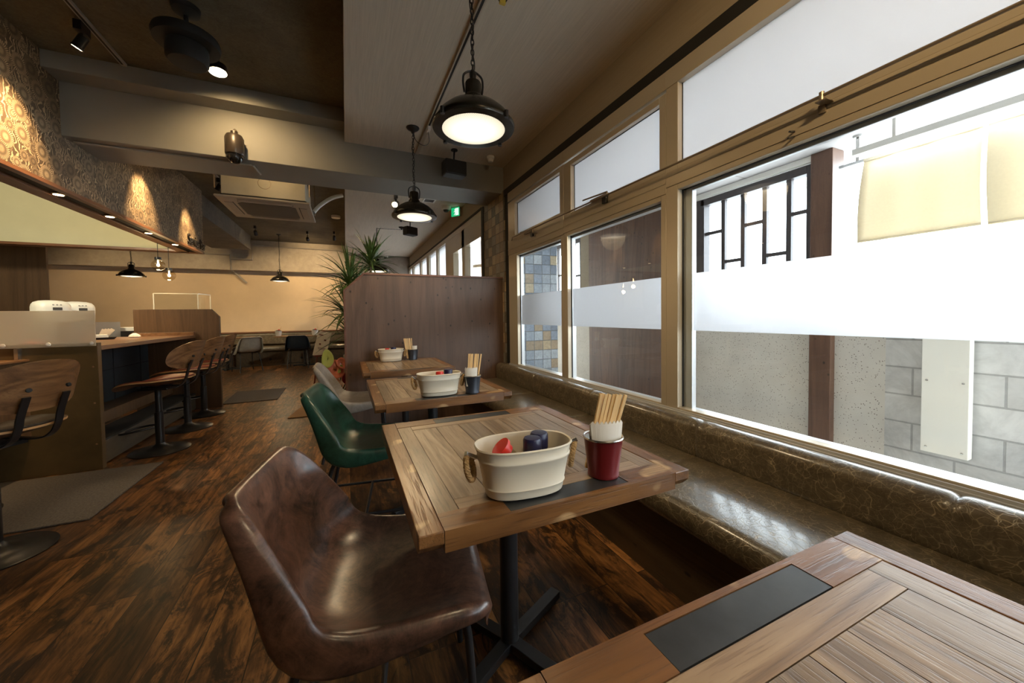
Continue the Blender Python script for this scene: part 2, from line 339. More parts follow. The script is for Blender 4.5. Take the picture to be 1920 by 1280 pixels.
def tiles(name, su, sv, cols, plane='xz', gloss=0.35, grout=(0.2, 0.2, 0.2)):
    t = NT(name); co = t.coord(); x, y, z = t.sep(co)
    u = {'xz': x, 'yz': y}[plane]
    fu = t.math('FLOOR', t.math('DIVIDE', u, su)); fv = t.math('FLOOR', t.math('DIVIDE', z, sv))
    wn = t.n('ShaderNodeTexWhiteNoise', {'Vector': t.comb(fu, fv, 0.0)}).outputs['Value']
    par = t.math('MODULO', t.math('ABSOLUTE', t.math('ADD', fu, fv)), 2.0)
    f = t.math('ADD', t.math('MULTIPLY', wn, 0.62), t.math('MULTIPLY', par, 0.38))
    c = t.ramp(f, cols, 'CONSTANT')
    n = t.noise(co, 26, 5, 0.7, 1.0)
    c = t.mix(1.0, c, t.ramp(n, [(0.3, 0.72), (0.7, 1.2)]), 'MULTIPLY')
    def edge(q, s):
        fr = t.math('FRACT', t.math('DIVIDE', q, s)); return t.math('MINIMUM', fr, t.math('SUBTRACT', 1.0, fr))
    e = t.math('MINIMUM', edge(u, su), edge(z, sv))
    m = t.ramp(e, [(0.015, 1.0), (0.04, 0.0)])
    c = t.mix(m, c, grout)
    h = t.math('SUBTRACT', t.math('ADD', t.math('MULTIPLY', wn, 1.2), t.math('MULTIPLY', n, 0.8)), m)
    return t.pbr(c, gloss, 0, t.bump(h, 0.6, 0.01))
M['tile_out'] = tiles('blue_ochre_stone_tiles', 0.119, 0.119, [(0, (0.30, 0.34, 0.38)), (0.2, (0.17, 0.20, 0.25)), (0.38, (0.36, 0.27, 0.17)), (0.52, (0.40, 0.43, 0.46)), (0.72, (0.24, 0.28, 0.34)), (0.9, (0.46, 0.36, 0.22))], 'xz')
M['tile_in'] = tiles('bronze_stone_tiles', 0.125, 0.119, [(0, (0.20, 0.14, 0.08)), (0.2, (0.12, 0.10, 0.07)), (0.4, (0.32, 0.22, 0.12)), (0.6, (0.22, 0.20, 0.16)), (0.8, (0.38, 0.28, 0.16))], 'yz', 0.28, (0.08, 0.06, 0.04))
def blocks():
    t = NT('concrete_block_wall'); co = t.coord(); x, y, z = t.sep(co)
    br = t.n('ShaderNodeTexBrick', {'Vector': t.comb(y, z, 0.0), 'Color1': (0.60, 0.59, 0.57), 'Color2': (0.72, 0.71, 0.69), 'Mortar': (0.42, 0.41, 0.40), 'Scale': 1.0,
             'Mortar Size': 0.006, 'Mortar Smooth': 0.3, 'Brick Width': 0.39, 'Row Height': 0.19}, offset=0.5)
    n = t.noise(co, 3.0, 6, 0.7, 0.6)
    c = t.mix(1.0, br.outputs['Color'], t.ramp(n, [(0.3, 0.62), (0.65, 1.1)]), 'MULTIPLY')
    return t.pbr(c, 0.9, 0, t.bump(t.math('SUBTRACT', n, t.math('MULTIPLY', br.outputs['Fac'], 0.7)), 0.5, 0.01))
M['blocks'] = blocks()
M['outwood'] = wood('outdoor_stained_timber', (0.15, 0.075, 0.045), (0.21, 0.11, 0.065), (0.08, 0.04, 0.026), 'z', 0.4, 0.5, knots=0.9, blotch=0.35)
M['latwood'] = flat('dark_lattice_timber', (0.070, 0.060, 0.062), 0.5)
M['paving'] = speckled('pale_paving', (0.72, 0.72, 0.70), 0.8, 0.1, 3, 0.0)
def cloth(name, c):
    t = NT(name); f = t.noise(t.map(t.coord(), (90, 90, 90)), 1.0, 2)
    cc = t.ramp(f, [(0.3, tuple(k*0.95 for k in c)), (0.7, c)])
    d = t.n('ShaderNodeBsdfDiffuse', {'Color': cc}).outputs[0]; tl = t.n('ShaderNodeBsdfTranslucent', {'Color': cc}).outputs[0]
    return t.surf(t.n('ShaderNodeMixShader', {0: 0.33, 1: d, 2: tl}).outputs[0])
M['blind'] = cloth('cream_blind_cloth', (0.84, 0.76, 0.60))
M['acryl'] = frosted('frosted_acrylic', (0.93, 0.88, 0.78), 0.35, 0.30, 1.2)

# ------------------------------------------------------------------ mesh helpers
class MB:
    def __init__(s): s.v = []; s.f = []; s.mi = []
    def add(s, vs, fs, mi=0):
        o = len(s.v); s.v += [Vector(a) for a in vs]; s.f += [tuple(i+o for i in f) for f in fs]; s.mi += [mi]*len(fs); return s
    def box(s, x0, x1, y0, y1, z0, z1, mi=0):
        vs = [(x, y, z) for z in (z0, z1) for y in (y0, y1) for x in (x0, x1)]
        return s.add(vs, [(0, 2, 3, 1), (4, 5, 7, 6), (0, 1, 5, 4), (2, 6, 7, 3), (0, 4, 6, 2), (1, 3, 7, 5)], mi)
    def prism(s, pts, d, mi=0):
        """a polygon (3-D points) pushed along d"""
        n = len(pts); d = Vector(d); a = [Vector(p) for p in pts]; b = [p+d for p in a]
        return s.add(a+b, [tuple(range(n))[::-1], tuple(range(n, 2*n))] + [(i, (i+1) % n, (i+1) % n+n, i+n) for i in range(n)], mi)
    def bar(s, a, b, w, h, mi=0, upv=(0, 0, 1)):
        a = Vector(a); b = Vector(b); d = (b-a).normalized(); u = Vector(upv)
        if abs(d.dot(u)) > 0.95: u = Vector((1, 0, 0))
        sd = d.cross(u).normalized(); u = sd.cross(d).normalized()
        vs = [p + sd*i*w/2 + u*j*h/2 for p in (a, b) for i, j in ((-1, -1), (1, -1), (1, 1), (-1, 1))]
        return s.add(vs, [(3, 2, 1, 0), (4, 5, 6, 7), (0, 1, 5, 4), (1, 2, 6, 5), (2, 3, 7, 6), (3, 0, 4, 7)], mi)
    def tube(s, pts, r, n=10, mi=0, closed=False, cap=True):
        pts = [Vector(p) for p in pts]; m = len(pts); rings = []
        rr = r if isinstance(r, (list, tuple)) else [r]*m
        prev = None
        for i, p in enumerate(pts):
            if closed: d = (pts[(i+1) % m]-pts[i-1]).normalized()
            else: d = (pts[min(i+1, m-1)]-pts[max(i-1, 0)]).normalized()
            if prev is None:
                u = Vector((0, 0, 1)) if abs(d.z) < 0.9 else Vector((1, 0, 0))
                u = (u - d*u.dot(d)).normalized()
            else: u = (prev - d*prev.dot(d)).normalized()
            prev = u; sd = d.cross(u)
            rings.append([p + (u*math.cos(2*PI*k/n) + sd*math.sin(2*PI*k/n))*rr[i] for k in range(n)])
        vs = [q for ring in rings for q in ring]; fs = []
        for i in range(m if closed else m-1):
            j = (i+1) % m
            for k in range(n): fs.append((i*n+k, i*n+(k+1) % n, j*n+(k+1) % n, j*n+k))
        if cap and not closed:
            fs.append(tuple(range(n))[::-1]); fs.append(tuple((m-1)*n+k for k in range(n)))
        return s.add(vs, fs, mi)
    def lathe(s, prof, c=(0, 0, 0), n=32, mi=0, axis=None, sx=1, sy=1):
        """prof: (radius, height) from bottom to top"""
        c = Vector(c); R = Matrix.Identity(3)
        if axis is not None: R = Vector((0, 0, 1)).rotation_difference(Vector(axis).normalized()).to_matrix()
        vs = []; fs = []; m = len(prof)
        for r, h in prof:
            for k in range(n):
                a = 2*PI*k/n; vs.append(c + R @ Vector((max(r, 1e-5)*math.cos(a)*sx, max(r, 1e-5)*math.sin(a)*sy, h)))
        for i in range(m-1):
            for k in range(n): fs.append((i*n+k, i*n+(k+1) % n, (i+1)*n+(k+1) % n, (i+1)*n+k))
        if prof[0][0] > 1e-4: fs.append(tuple(range(n))[::-1])
        if prof[-1][0] > 1e-4: fs.append(tuple((m-1)*n+k for k in range(n)))
        return s.add(vs, fs, mi)
    def grid(s, rows, mi=0, closed=False):
        m = len(rows); n = len(rows[0]); vs = [p for r in rows for p in r]; fs = []
        for i in range(m-1):
            for k in range(n if closed else n-1): fs.append((i*n+k, i*n+(k+1) % n, (i+1)*n+(k+1) % n, (i+1)*n+k))
        return s.add(vs, fs, mi)
    def build(s, name, mats, parent=None, smooth=False, bevel=0, subsurf=0, solid=0, seg=2, keep=None):
        me = bpy.data.meshes.new(name); me.from_pydata([tuple(v) for v in s.v], [], s.f); me.update()
        if not isinstance(mats, (list, tuple)): mats = [mats]
        for m in mats: me.materials.append(M[m] if isinstance(m, str) else m)
        for p, mi in zip(me.polygons, s.mi): p.material_index = mi
        bm = bmesh.new(); bm.from_mesh(me)
        if smooth: bmesh.ops.remove_doubles(bm, verts=bm.verts, dist=2e-5)
        bmesh.ops.recalc_face_normals(bm, faces=bm.faces)
        if smooth:
            for f in bm.faces: f.smooth = True
            for e in bm.edges:
                if len(e.link_faces) == 2 and e.calc_face_angle(0) > math.radians(45 if not subsurf else 179): e.smooth = False
        bm.to_mesh(me); bm.free()
        o = bpy.data.objects.new(name, me); col.objects.link(o)
        if parent is not None: o.parent = parent
        if solid: md = o.modifiers.new('solid', 'SOLIDIFY'); md.thickness = abs(solid); md.offset = -1 if solid > 0 else 1
        if bevel: md = o.modifiers.new('bevel', 'BEVEL'); md.width = bevel; md.segments = seg; md.limit_method = 'ANGLE'; md.angle_limit = math.radians(40)
        if subsurf: md = o.modifiers.new('sub', 'SUBSURF'); md.levels = subsurf; md.render_levels = subsurf
        return o

def tag(o, label=None, cat=None, group=None, kind=None):
    if label: o['label'] = label
    if cat: o['category'] = cat
    if group: o['group'] = group
    if kind: o['kind'] = kind
    return o
def thing(name, label, cat, loc=(0, 0, 0), rz=0, group=None):
    o = bpy.data.objects.new(name, None); col.objects.link(o); o.location = loc; o.rotation_euler = (0, 0, rz); o.empty_display_size = 0.1
    return tag(o, label, cat, group)
def box(name, b, mat, parent=None, bevel=0): return MB().box(*b).build(name, mat, parent, bevel=bevel)
def struct(o, label=None): return tag(o, label, None, None, 'structure')
def dup(root, loc=None, rz=None, label=None, group=None):
    def cp(o, par):
        c = o.copy(); col.objects.link(c); c.parent = par
        for ch in kids.get(o.name, []): cp(ch, c)
        return c
    kids = {}
    for o in list(bpy.data.objects):
        if o.parent: kids.setdefault(o.parent.name, []).append(o)
    r = cp(root, None)
    if loc is not None: r.location = loc
    if rz is not None: r.rotation_euler = (0, 0, rz)
    if label: r['label'] = label
    if group: r['group'] = group
    return r
def smooth_path(pts, k=6):
    pts = [Vector(p) for p in pts]; out = []
    P = [pts[0]] + pts + [pts[-1]]
    for i in range(1, len(P)-2):
        for j in range(k):
            t = j/k; a, b, c, d = P[i-1], P[i], P[i+1], P[i+2]
            out.append(0.5*((2*b) + (c-a)*t + (2*a-5*b+4*c-d)*t*t + (3*b-3*c+d-a)*t*t*t))
    out.append(pts[-1]); return out

exec_parts = []
WX, PY, CZ, DZ, FX = 1.72, 4.03, 2.88, 3.11, -1.955      # window wall, beam front, soffit, dark ceiling, bar fascia
YB, YF, XL = -2.4, 11.3, -5.9                            # wall behind the camera, far wall, left wall
# ================================================================== SETTING
struct(box('floor', (XL-0.1, 1.9, YB-0.1, YF+0.1, -0.06, 0.0), 'floor'))
struct(box('wall_back', (XL, 1.9, YB-0.12, YB, 0, 3.2), 'uwall'))
struct(box('wall_left', (XL-0.12, XL, YB, YF, 0, 3.2), 'farwall'))
struct(box('wall_far', (XL, 1.9, YF, YF+0.12, 0, 3.2), 'farwall'))
struct(box('ceiling', (XL, 0.03, YB, YF, DZ, DZ+0.08), 'darkceil'))
struct(box('ceiling', (0.03, WX+0.02, YB, YF, CZ, CZ+0.31), 'soffit'), 'lowered ceiling covered in pale woven paper over the window tables')
# main beam with its upper ledge
struct(box('trim_1', (FX-0.02, WX+0.1, PY, 4.545, 2.578, DZ), 'beam', bevel=0.004), 'grey painted cross beam under the ceiling')
struct(box('trim_2', (FX-0.02, 0.028, 3.843, PY, 2.984, DZ-0.001), 'beam', bevel=0.003), 'grey ledge along the top of the cross beam')
struct(box('trim_3', (-2.75, -2.0, 7.16, 10.5, 2.78, DZ-0.001), 'concrete', bevel=0.006), 'raw concrete beam behind the bar fascia')
struct(box('trim_4', (XL, WX, 11.05, YF, 2.36, DZ-0.001), 'paperpale'), 'patterned bulkhead over the far wall')
# far windows wall and window wall
def wallR(name, y0, y1, z0, z1, mat='uwall', x1=1.86, x0=WX): return struct(box(name, (x0, x1, y0, y1, z0, z1), mat))
wallR('wall_right', YB, PY, 2.60, CZ)
wallR('wall_right', 4.545, YF, 2.60, CZ)
wallR('wall_right', YB, 4.7, 0.0, 0.58)
wallR('wall_right', 4.7, YF, 0.0, 1.2)
struct(box('wall_pier', (1.70, 1.86, 3.98, 4.70, 0.58, 2.60), 'tile_in'), 'window wall pier clad in bronze stone tiles')
struct(box('trim_5', (1.70, 1.80, YB, 3.98, 2.53, 2.60), 'blackm'), 'black trim above the window frames')
struct(box('trim_6', (1.715, 1.76, 3.87, 3.985, 0.60, 2.53), 'blackm'), 'black upright trim beside the window frames')

# ---- the near windows
def frame_boxes(m, y0, y1, z0, z1, wy0, wy1, wz0, wz1, x0=1.715, x1=1.775):
    """a rectangular ring of four boxes"""
    m.box(x0, x1, y0, y0+wy0, z0, z1); m.box(x0, x1, y1-wy1, y1, z0, z1)
    m.box(x0, x1, y0+wy0, y1-wy1, z0, z0+wz0); m.box(x0, x1, y0+wy0, y1-wy1, z1-wz1, z1)
def window(name, y0, y1, upper, lower, film=True, jamb=0.0):
    m = MB()
    m.box(1.70, 1.80, y0, y1, 2.43, 2.53)
    (ua, ub, uz0, uz1), (la, lb, lz0, lz1) = upper, lower
    m.box(1.70, 1.752, y0, y1, lz1+0.03, uz0-0.03)                  # transom rail
    m.box(1.697, 1.70, y0, y1, lz1+0.085, lz1+0.095)
    root = m.build(name, 'alu', None, bevel=0.003); struct(root)
    f = MB(); frame_boxes(f, y0, y1, uz0-0.03, min(uz1+0.04, 2.47), ua-y0, y1-ub, 0.03, 0.04 if uz1 < 2.45 else 0.025, 1.703, 1.752)
    f.build('upper_frame', 'alu', root, bevel=0.003)
    f = MB(); frame_boxes(f, y0, y1, 0.60, lz1+0.03, la-y0, y1-lb, 0.02, 0.03, 1.703, 1.752)
    f.build('lower_frame', 'alu', root, bevel=0.003)
    g = MB(); frame_boxes(g, ua-0.004, ub+0.004, uz0-0.004, uz1+0.004, 0.006, 0.006, 0.006, 0.006, 1.737, 1.75)
    frame_boxes(g, la-0.004, lb+0.004, lz0-0.004, lz1+0.004, 0.006, 0.006, 0.006, 0.006, 1.737, 1.75)
    g.build('gasket', 'blackm', root)
    box('upper_pane', (1.742, 1.746, ua, ub, uz0, uz1), 'frost', root)
    box('lower_pane', (1.742, 1.746, la, lb, lz0, lz1), 'glass', root)
    if film: box('frosted_band', (1.752, 1.756, la+0.004+jamb, lb-0.004-(0 if jamb else 0), 1.055, 1.37), 'film', root)
    return root
W1 = window('window_1', 2.70, 3.87, (2.762, 3.69, 2.03, 2.378), (2.75, 3.65, 0.60, 1.802))
W2 = window('window_2', 1.60, 2.70, (1.651, 2.59, 1.99, 2.374), (1.64, 2.65, 0.60, 1.81))
W3 = window('window_3', -2.30, 1.60, (-2.2, 1.519, 1.982, 2.49), (-2.2, 1.519, 0.60, 1.842), film=False)
box('frosted_band', (1.752, 1.756, -2.15, 1.455, 1.055, 1.37), 'film', W3)
# sliding-door jamb of silver aluminium just outside the big pane, running round its top and side
jm = MB(); jm.box(1.753, 1.785, 1.465, 1.60, 0.60, 1.98); jm.box(1.753, 1.775, -2.2, 1.465, 1.825, 1.98)
jm.build('outer_track', 'alusilver', W3, bevel=0.003)
jm = MB(); jm.box(1.753, 1.79, 3.66, 3.87, 0.60, 1.98); jm.box(1.753, 1.80, 2.70, 3.66, 1.79, 1.98); jm.build('outer_track', 'alusilver', W1)
jm = MB(); jm.box(1.753, 1.79, 2.655, 2.695, 0.60, 1.98); jm.box(1.753, 1.80, 1.61, 2.655, 1.795, 1.98); jm.build('outer_track', 'alusilver', W2)
st = MB(); st.box(1.69, 1.86, -2.3, 3.87, 0.585, 0.60); st.box(1.695, 1.70, -2.3, 3.87, 0.595, 0.612); st.box(1.765, 1.78, -2.3, 3.87, 0.598, 0.615)
struct(st.build('window_sill', 'alusilver', None, bevel=0.002), 'silver aluminium sill under the window panes')

# curtain wire rod and latches along the transom
t = thing('hanging_rod', 'thin bronze rod running in front of the window transoms', 'rod', (1.66, 0, 1.964))
MB().tube([(0, -2.3, 0), (0, 1.3, 0), (0, 3.66, 0.03), (0.035, 3.76, 0.02)], 0.006).build('rod', 'rod', t, True)
for yy in (0.83, 3.2):
    m = MB(); m.box(-0.012, 0.07, yy-0.035, yy+0.002, -0.022, -0.018); m.lathe([(0.009, -0.02), (0.009, 0.014)], (0, yy-0.015, 0), 14); m.box(0.03, 0.055, yy-0.012, yy+0.012, -0.05, -0.018)
    m.build('rod_bracket', 'rod', t, bevel=0.001)
def latch(loc, label, s=1.0):
    t = thing('window_latch', label, 'window latch', loc, 0, 'window latches'); t.scale = (s, s, s)
    MB().box(-0.022, 0.0, -0.10, 0.10, -0.002, 0.016).build('latch_body', 'rod', t, bevel=0.003)
    MB().bar((-0.018, -0.10, 0.02), (-0.020, 0.19, 0.040), 0.010, 0.010).build('latch_arm', 'rod', t, bevel=0.002)
    MB().box(-0.020, -0.0, -0.085, -0.04, -0.05, -0.002).build('latch_clip', 'black', t, bevel=0.002)
latch((1.70, 2.20, 1.985), 'bronze window latch on the transom of the wider opening window')
latch((1.70, 3.32, 1.975), 'bronze window latch on the transom beside the tiled pier')
# two loose screws left in the transom
m = MB(); m.tube([(1.70, 0.93, 1.89), (1.675, 0.935, 1.888)], 0.004); m.tube([(1.70, 0.93, 1.87), (1.675, 0.94, 1.862)], 0.004)
tag(m.build('transom_screw', 'black', None), 'two small screws sticking out of the transom under the rod bracket', 'screws')

# ---- far windows behind the partition
m = MB(); yj = [4.70, 4.80, 5.58, 5.72, 6.20, 6.75, 7.35, 7.50, 8.20, 8.42, 9.05, 9.20, 10.1, 10.4, 11.1]
m.box(1.70, 1.80, 4.70, 11.2, 2.50, 2.60)
for a, b in ((4.70, 4.80), (5.56, 5.70), (6.22, 6.74), (7.40, 7.52), (8.24, 8.50), (9.2, 9.36), (10.3, 10.5), (11.0, 11.2)): m.box(1.70, 1.80, a, b, 1.2, 2.50)
m.box(1.70, 1.80, 4.8, 6.22, 2.23, 2.50); m.box(1.69, 1.80, 4.70, 11.2, 1.15, 1.2)
W4 = m.build('window_4', 'alu', None, bevel=0.004); struct(W4)
box('clear_pane', (1.742, 1.746, 4.8, 6.22, 1.2, 2.23), 'glass', W4)
box('frosted_pane', (1.742, 1.746, 6.74, 11.0, 1.2, 2.50), 'frost', W4)
struct(box('trim_7', (1.69, 1.82, 4.66, 4.74, 1.2, 2.60), 'blackm'), 'black door frame edge beside the tiled pier')
struct(box('trim_8', (1.69, 1.80, 4.74, 11.2, 2.58, 2.61), 'blackm'), 'black trim above the windows behind the partition')

# ---- partition behind the third table
pt = MB()
out = [(-0.016, 4.05, 0), (1.735, 4.05, 0), (1.735, 4.05, 1.585), (0.176, 4.05, 1.585), (0.0, 4.05, 1.41), (-0.0, 4.05, 0)]
pt.prism([(0.0, 4.05, 0), (1.70, 4.05, 0), (1.70, 4.05, 1.585), (0.178, 4.05, 1.585), (0.0, 4.05, 1.42)], (0, 0.08, 0))
P = pt.build('wall_partition', 'part'); struct(P, 'dark knotty timber partition with a cut corner behind the third table')
cp = MB(); prof = [(-0.02, 0.0), (-0.02, 1.425), (0.17, 1.607), (1.70, 1.607)]; inn = [(0.0, 0.0), (0.0, 1.418), (0.178, 1.586), (1.70, 1.586)]
for i in range(3):
    (a, b), (c, d) = prof[i], prof[i+1]; (e, f), (g, h) = inn[i], inn[i+1]
    cp.prism([(a, 4.04, b), (c, 4.04, d), (g, 4.04, h), (e, 4.04, f)], (0, 0.10, 0))
cp.build('capping', 'partcap', P, bevel=0.002)

# ---- the bar fascia (hood) with its wallpaper, timber ring, downlights and letters
HB = 2.15
h = MB(); h.box(-2.21, FX, YB, 7.1, HB+0.03, DZ-0.001)
HOOD = h.build('wall_fascia', 'paper'); struct(HOOD, 'hanging fascia over the service bar in dark flower wallpaper')
h = MB(); h.box(-5.2, -2.212, 6.95, 7.1, HB+0.03, DZ-0.001); struct(h.build('wall_fascia', 'cream'), 'cream inner face of the bar fascia')
h = MB(); h.box(-2.216, -2.211, YB, 6.949, HB+0.03, DZ-0.002); struct(h.build('wall_fascia', 'cream'), 'cream lining behind the flower wallpaper fascia')
h = MB()
h.box(-2.0, FX+0.004, YB, 7.104, HB, HB+0.03); h.box(-2.214, -2.10, YB, 6.99, HB-0.002, HB+0.03)
struct(h.build('trim_9', 'trimwood', None, bevel=0.002), 'red brown timber trim along the foot of the bar fascia')
h = MB(); h.box(-5.2, -2.1, 6.92, 6.99, HB-0.002, HB+0.03); h.box(-5.2, FX+0.004, 7.06, 7.104, HB, HB+0.03)
struct(h.build('trim_10', 'trimwood_x', None, bevel=0.002), 'red brown timber trim along the cream side of the bar fascia')
h = MB(); h.box(-2.10, -2.0, YB, 7.06, HB+0.02, HB+0.03); h.box(-5.2, -2.1, 6.99, 7.06, HB+0.02, HB+0.03)
struct(h.build('trim_11', 'blackm'), 'dark slot between the two timber trims of the fascia')
for i, yy in enumerate((3.45, 4.16, 4.86, 5.62, 6.35)):
    t = thing('downlight', ['round recessed downlight in the fascia slot, at the image edge', 'round recessed downlight in the fascia slot before the camera dome', 'round recessed downlight in the fascia slot, middle of the row',
              'round recessed downlight in the fascia slot above the globe bulbs', 'round recessed downlight in the fascia slot beside the letters'][i], 'downlight', (-2.05, yy, HB+0.004), 0, 'downlights in the bar fascia')
    MB().lathe([(0.036, 0), (0.040, 0.002), (0.040, 0.016)], n=20).build('housing', 'silverlens', t, True)
    MB().lathe([(0.03, -0.003), (0.03, -0.0005)], n=20).build('lens', 'downhot', t)
    if i: spot((-2.05, yy, HB-0.01), (-2.1, yy, 0), 9, 95)
fd = bpy.data.curves.new('bar_letters', 'FONT'); fd.body = 'Service Bar'; fd.size = 0.20; fd.extrude = 0.008; fd.space_character = 0.9
ft = bpy.data.objects.new('letters_curve', fd); col.objects.link(ft); bpy.context.view_layer.update()
fm = bpy.data.meshes.new_from_object(ft.evaluated_get(bpy.context.evaluated_depsgraph_get())); bpy.data.objects.remove(ft); fm.materials.clear(); fm.materials.append(M['black'])
fo = bpy.data.objects.new('bar_letters', fm); col.objects.link(fo)
fo.matrix_world = Matrix(((0, 0, 1, FX+0.010), (1, 0, 0, 6.46), (0, 1, 0, 2.205), (0, 0, 0, 1))); fo.scale = (0.82, 1, 1)
tag(fo, 'black raised letters reading Service Bar on the flower wallpaper fascia', 'sign letters')

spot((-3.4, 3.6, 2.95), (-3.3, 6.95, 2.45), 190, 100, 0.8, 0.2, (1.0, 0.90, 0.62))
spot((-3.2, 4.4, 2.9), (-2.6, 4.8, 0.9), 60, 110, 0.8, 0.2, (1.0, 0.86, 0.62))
# dark walnut column at the left, behind the bar
struct(box('wall_column', (-5.3, -4.04, 7.86, 7.9, 0, DZ-0.001), 'walnut'), 'dark walnut clad column behind the bar')

# ================================================================== TABLES
def make_table(label, cx, cy, wx=0.735, dy=0.83, tz=0.72):
    t = thing('dining_table', label, 'table', (cx, cy, 0), 0, 'square wooden tables along the window bench')
    hx, hy = wx/2, dy/2; sw, ew = 0.052, 0.072; z0, z1 = tz-0.045, tz
    ch = 0.02
    def rail_x(y0, y1, outer):        # cross rail with a slate slot
        s = 0.165; m = MB()
        ya, yb = (y0+0.012, y1-0.0) if outer < 0 else (y0, y1-0.012)
        ye0, ye1 = (y0, ya) if outer < 0 else (yb, y1)
        zz = z1
        m.box(-hx+sw, -s, y0, y1, z0, zz); m.box(s, hx-sw, y0, y1, z0, zz); m.box(-s, s, ye0, ye1, z0, zz); m.box(-s, s, ya, yb, z0, zz-0.006)
        o = m.build('cross_rail', 'rail_x', t)
        MB().box(-s+0.0015, s-0.0015, ya+0.0015, yb-0.0015, zz-0.006, zz-0.0008).build('slate_inlay', 'slate', o)
    rail_x(-hy, -hy+ew, -1); rail_x(hy-ew, hy, 1)
    for sx in (-1, 1):
        a, b = sorted((sx*hx, sx*(hx-sw+0.0008)))
        m = MB()
        # side rail whose lower ends are cut off at a slant
        m.prism([(a, -hy, z1), (a, -hy, z0+ch), (a, -hy+ch, z0), (a, hy-ch, z0), (a, hy, z0+ch), (a, hy, z1)], (b-a, 0, 0))
        m.build('side_rail', 'rail_y', t, bevel=0.002)
    px, py = hx-sw, hy-ew; cb = 0.05; g = 0.0008
    m = MB()
    m.box(-px+g, -px+cb-g, -py+g, py-g, z0+0.005, z1-0.0012); m.box(px-cb+g, px-g, -py+g, py-g, z0+0.005, z1-0.0012)
    n = 6; x0 = -px+cb; step = (2*px-2*cb)/n
    for i in range(n): m.box(x0+i*step+g, x0+(i+1)*step-g, -py+cb+g, py-cb-g, z0+0.005, z1-0.0015)
    m.build('plank_panel', 'plank', t)
    for sy in (-1, 1):
        a_, b_ = sorted((sy*(py-g), sy*(py-cb+g))); MB().box(x0+g, -x0-g, a_, b_, z0+0.005, z1-0.0012).build('panel_cross_board', 'plank_x', t)
    MB().lathe([(0.031, 0.05), (0.031, 0.66)], n=24).build('pedestal', 'black', t, True)
    MB().box(-0.16, 0.16, -0.16, 0.16, 0.66, 0.6748).build('mounting_plate', 'black', t)
    for k in range(4):
        a = math.radians(28+90*k); d = Vector((math.cos(a), math.sin(a), 0))
        MB().bar(d*0.02+Vector((0, 0, 0.035)), d*0.30+Vector((0, 0, 0.022)), 0.042, 0.028).build('foot_bar', 'black', t, bevel=0.002)
        MB().lathe([(0.014, 0.0), (0.014, 0.012)], d*0.28, 10).build('foot_pad', 'blackm', t)
    return t
T0 = make_table('wooden table in the corner nearest the camera, empty top', 0.52, -0.03)
TA = dup(T0, (0.486, 1.138, 0), 0, 'wooden table carrying the cream tub and the dark red cup')
TB = dup(T0, (0.486, 2.33, 0), 0, 'wooden table carrying a cream tub and a grey cup, second before the partition')
TC = dup(T0, (0.48, 3.50, 0), 0, 'wooden table standing against the timber partition')
# ================================================================== WINDOW BENCH
BZ = 0.43
seams = [-2.3, -0.42, 0.447, 1.31, 2.197, 3.08, 4.02]
bt = thing('window_bench', 'long built-in bench under the windows in crackled olive leather', 'bench', (1.4, 1, 0))
bt.location = (0, 0, 0)
MB().box(1.20, 1.70, -2.3, 4.045, 0.0, BZ-0.11).build('bench_base', 'benchfront', bt)
def rounded(w0, w1, z0, z1, r, n=6, bulge=0.0):
    pts = []
    for cx, cz, a0 in ((w1-r, z0+r, -90), (w1-r, z1-r, 0), (w0+r, z1-r, 90), (w0+r, z0+r, 180)):
        for k in range(n+1):
            a = math.radians(a0+90*k/n); pts.append((cx+r*math.cos(a), cz+r*math.sin(a)))
    return pts
def cushion(mb, prof, y0, y1, pinch=0.012):
    n = 14; rows = []
    cxm = sum(p[0] for p in prof)/len(prof); czm = sum(p[1] for p in prof)/len(prof)
    for i in range(n+1):
        t = i/n; y = y0+(y1-y0)*t; e = min(t, 1-t)*(y1-y0)
        k = max(0, 1-e/0.03); s = 1-0.10*k*k
        rows.append([Vector((cxm+(p[0]-cxm)*s, y, czm+(p[1]-czm)*s)) for p in prof])
    # rows closer together at the two ends, for the rounded seam
    ts = [0, 0.004, 0.012, 0.022, 0.035, 0.2, 0.4, 0.6, 0.8, 1]
    ys = [y0, y0+0.004, y0+0.010, y0+0.018, y0+0.03] + [y0+(y1-y0)*q for q in (0.25, 0.5, 0.75)] + [y1-0.03, y1-0.018, y1-0.010, y1-0.004, y1]
    rows = []
    for y in ys:
        e = min(y-y0, y1-y); k = max(0, 1-e/0.03); s = 1-0.09*k**2.5
        rows.append([Vector((cxm+(p[0]-cxm)*s, y, czm+(p[1]-czm)*s)) for p in prof])
    mb.grid(rows, closed=True); nn = len(prof); L = len(mb.v)
    mb.f.append(tuple(range(L-nn, L))); mb.mi.append(0)
    mb.f.append(tuple(range(L-nn*len(rows), L-nn*(len(rows)-1)))[::-1]); mb.mi.append(0)
sp = rounded(1.13, 1.70, BZ-0.11, BZ, 0.045)
rp = rounded(1.585, 1.70, BZ-0.03, 0.605, 0.052)
for a, b in zip(seams, seams[1:]):
    m = MB(); cushion(m, sp, a, b); m.build('seat_cushion', 'bench', bt, True)
    m = MB(); cushion(m, rp, a, b); m.build('back_bolster', 'bench', bt, True)

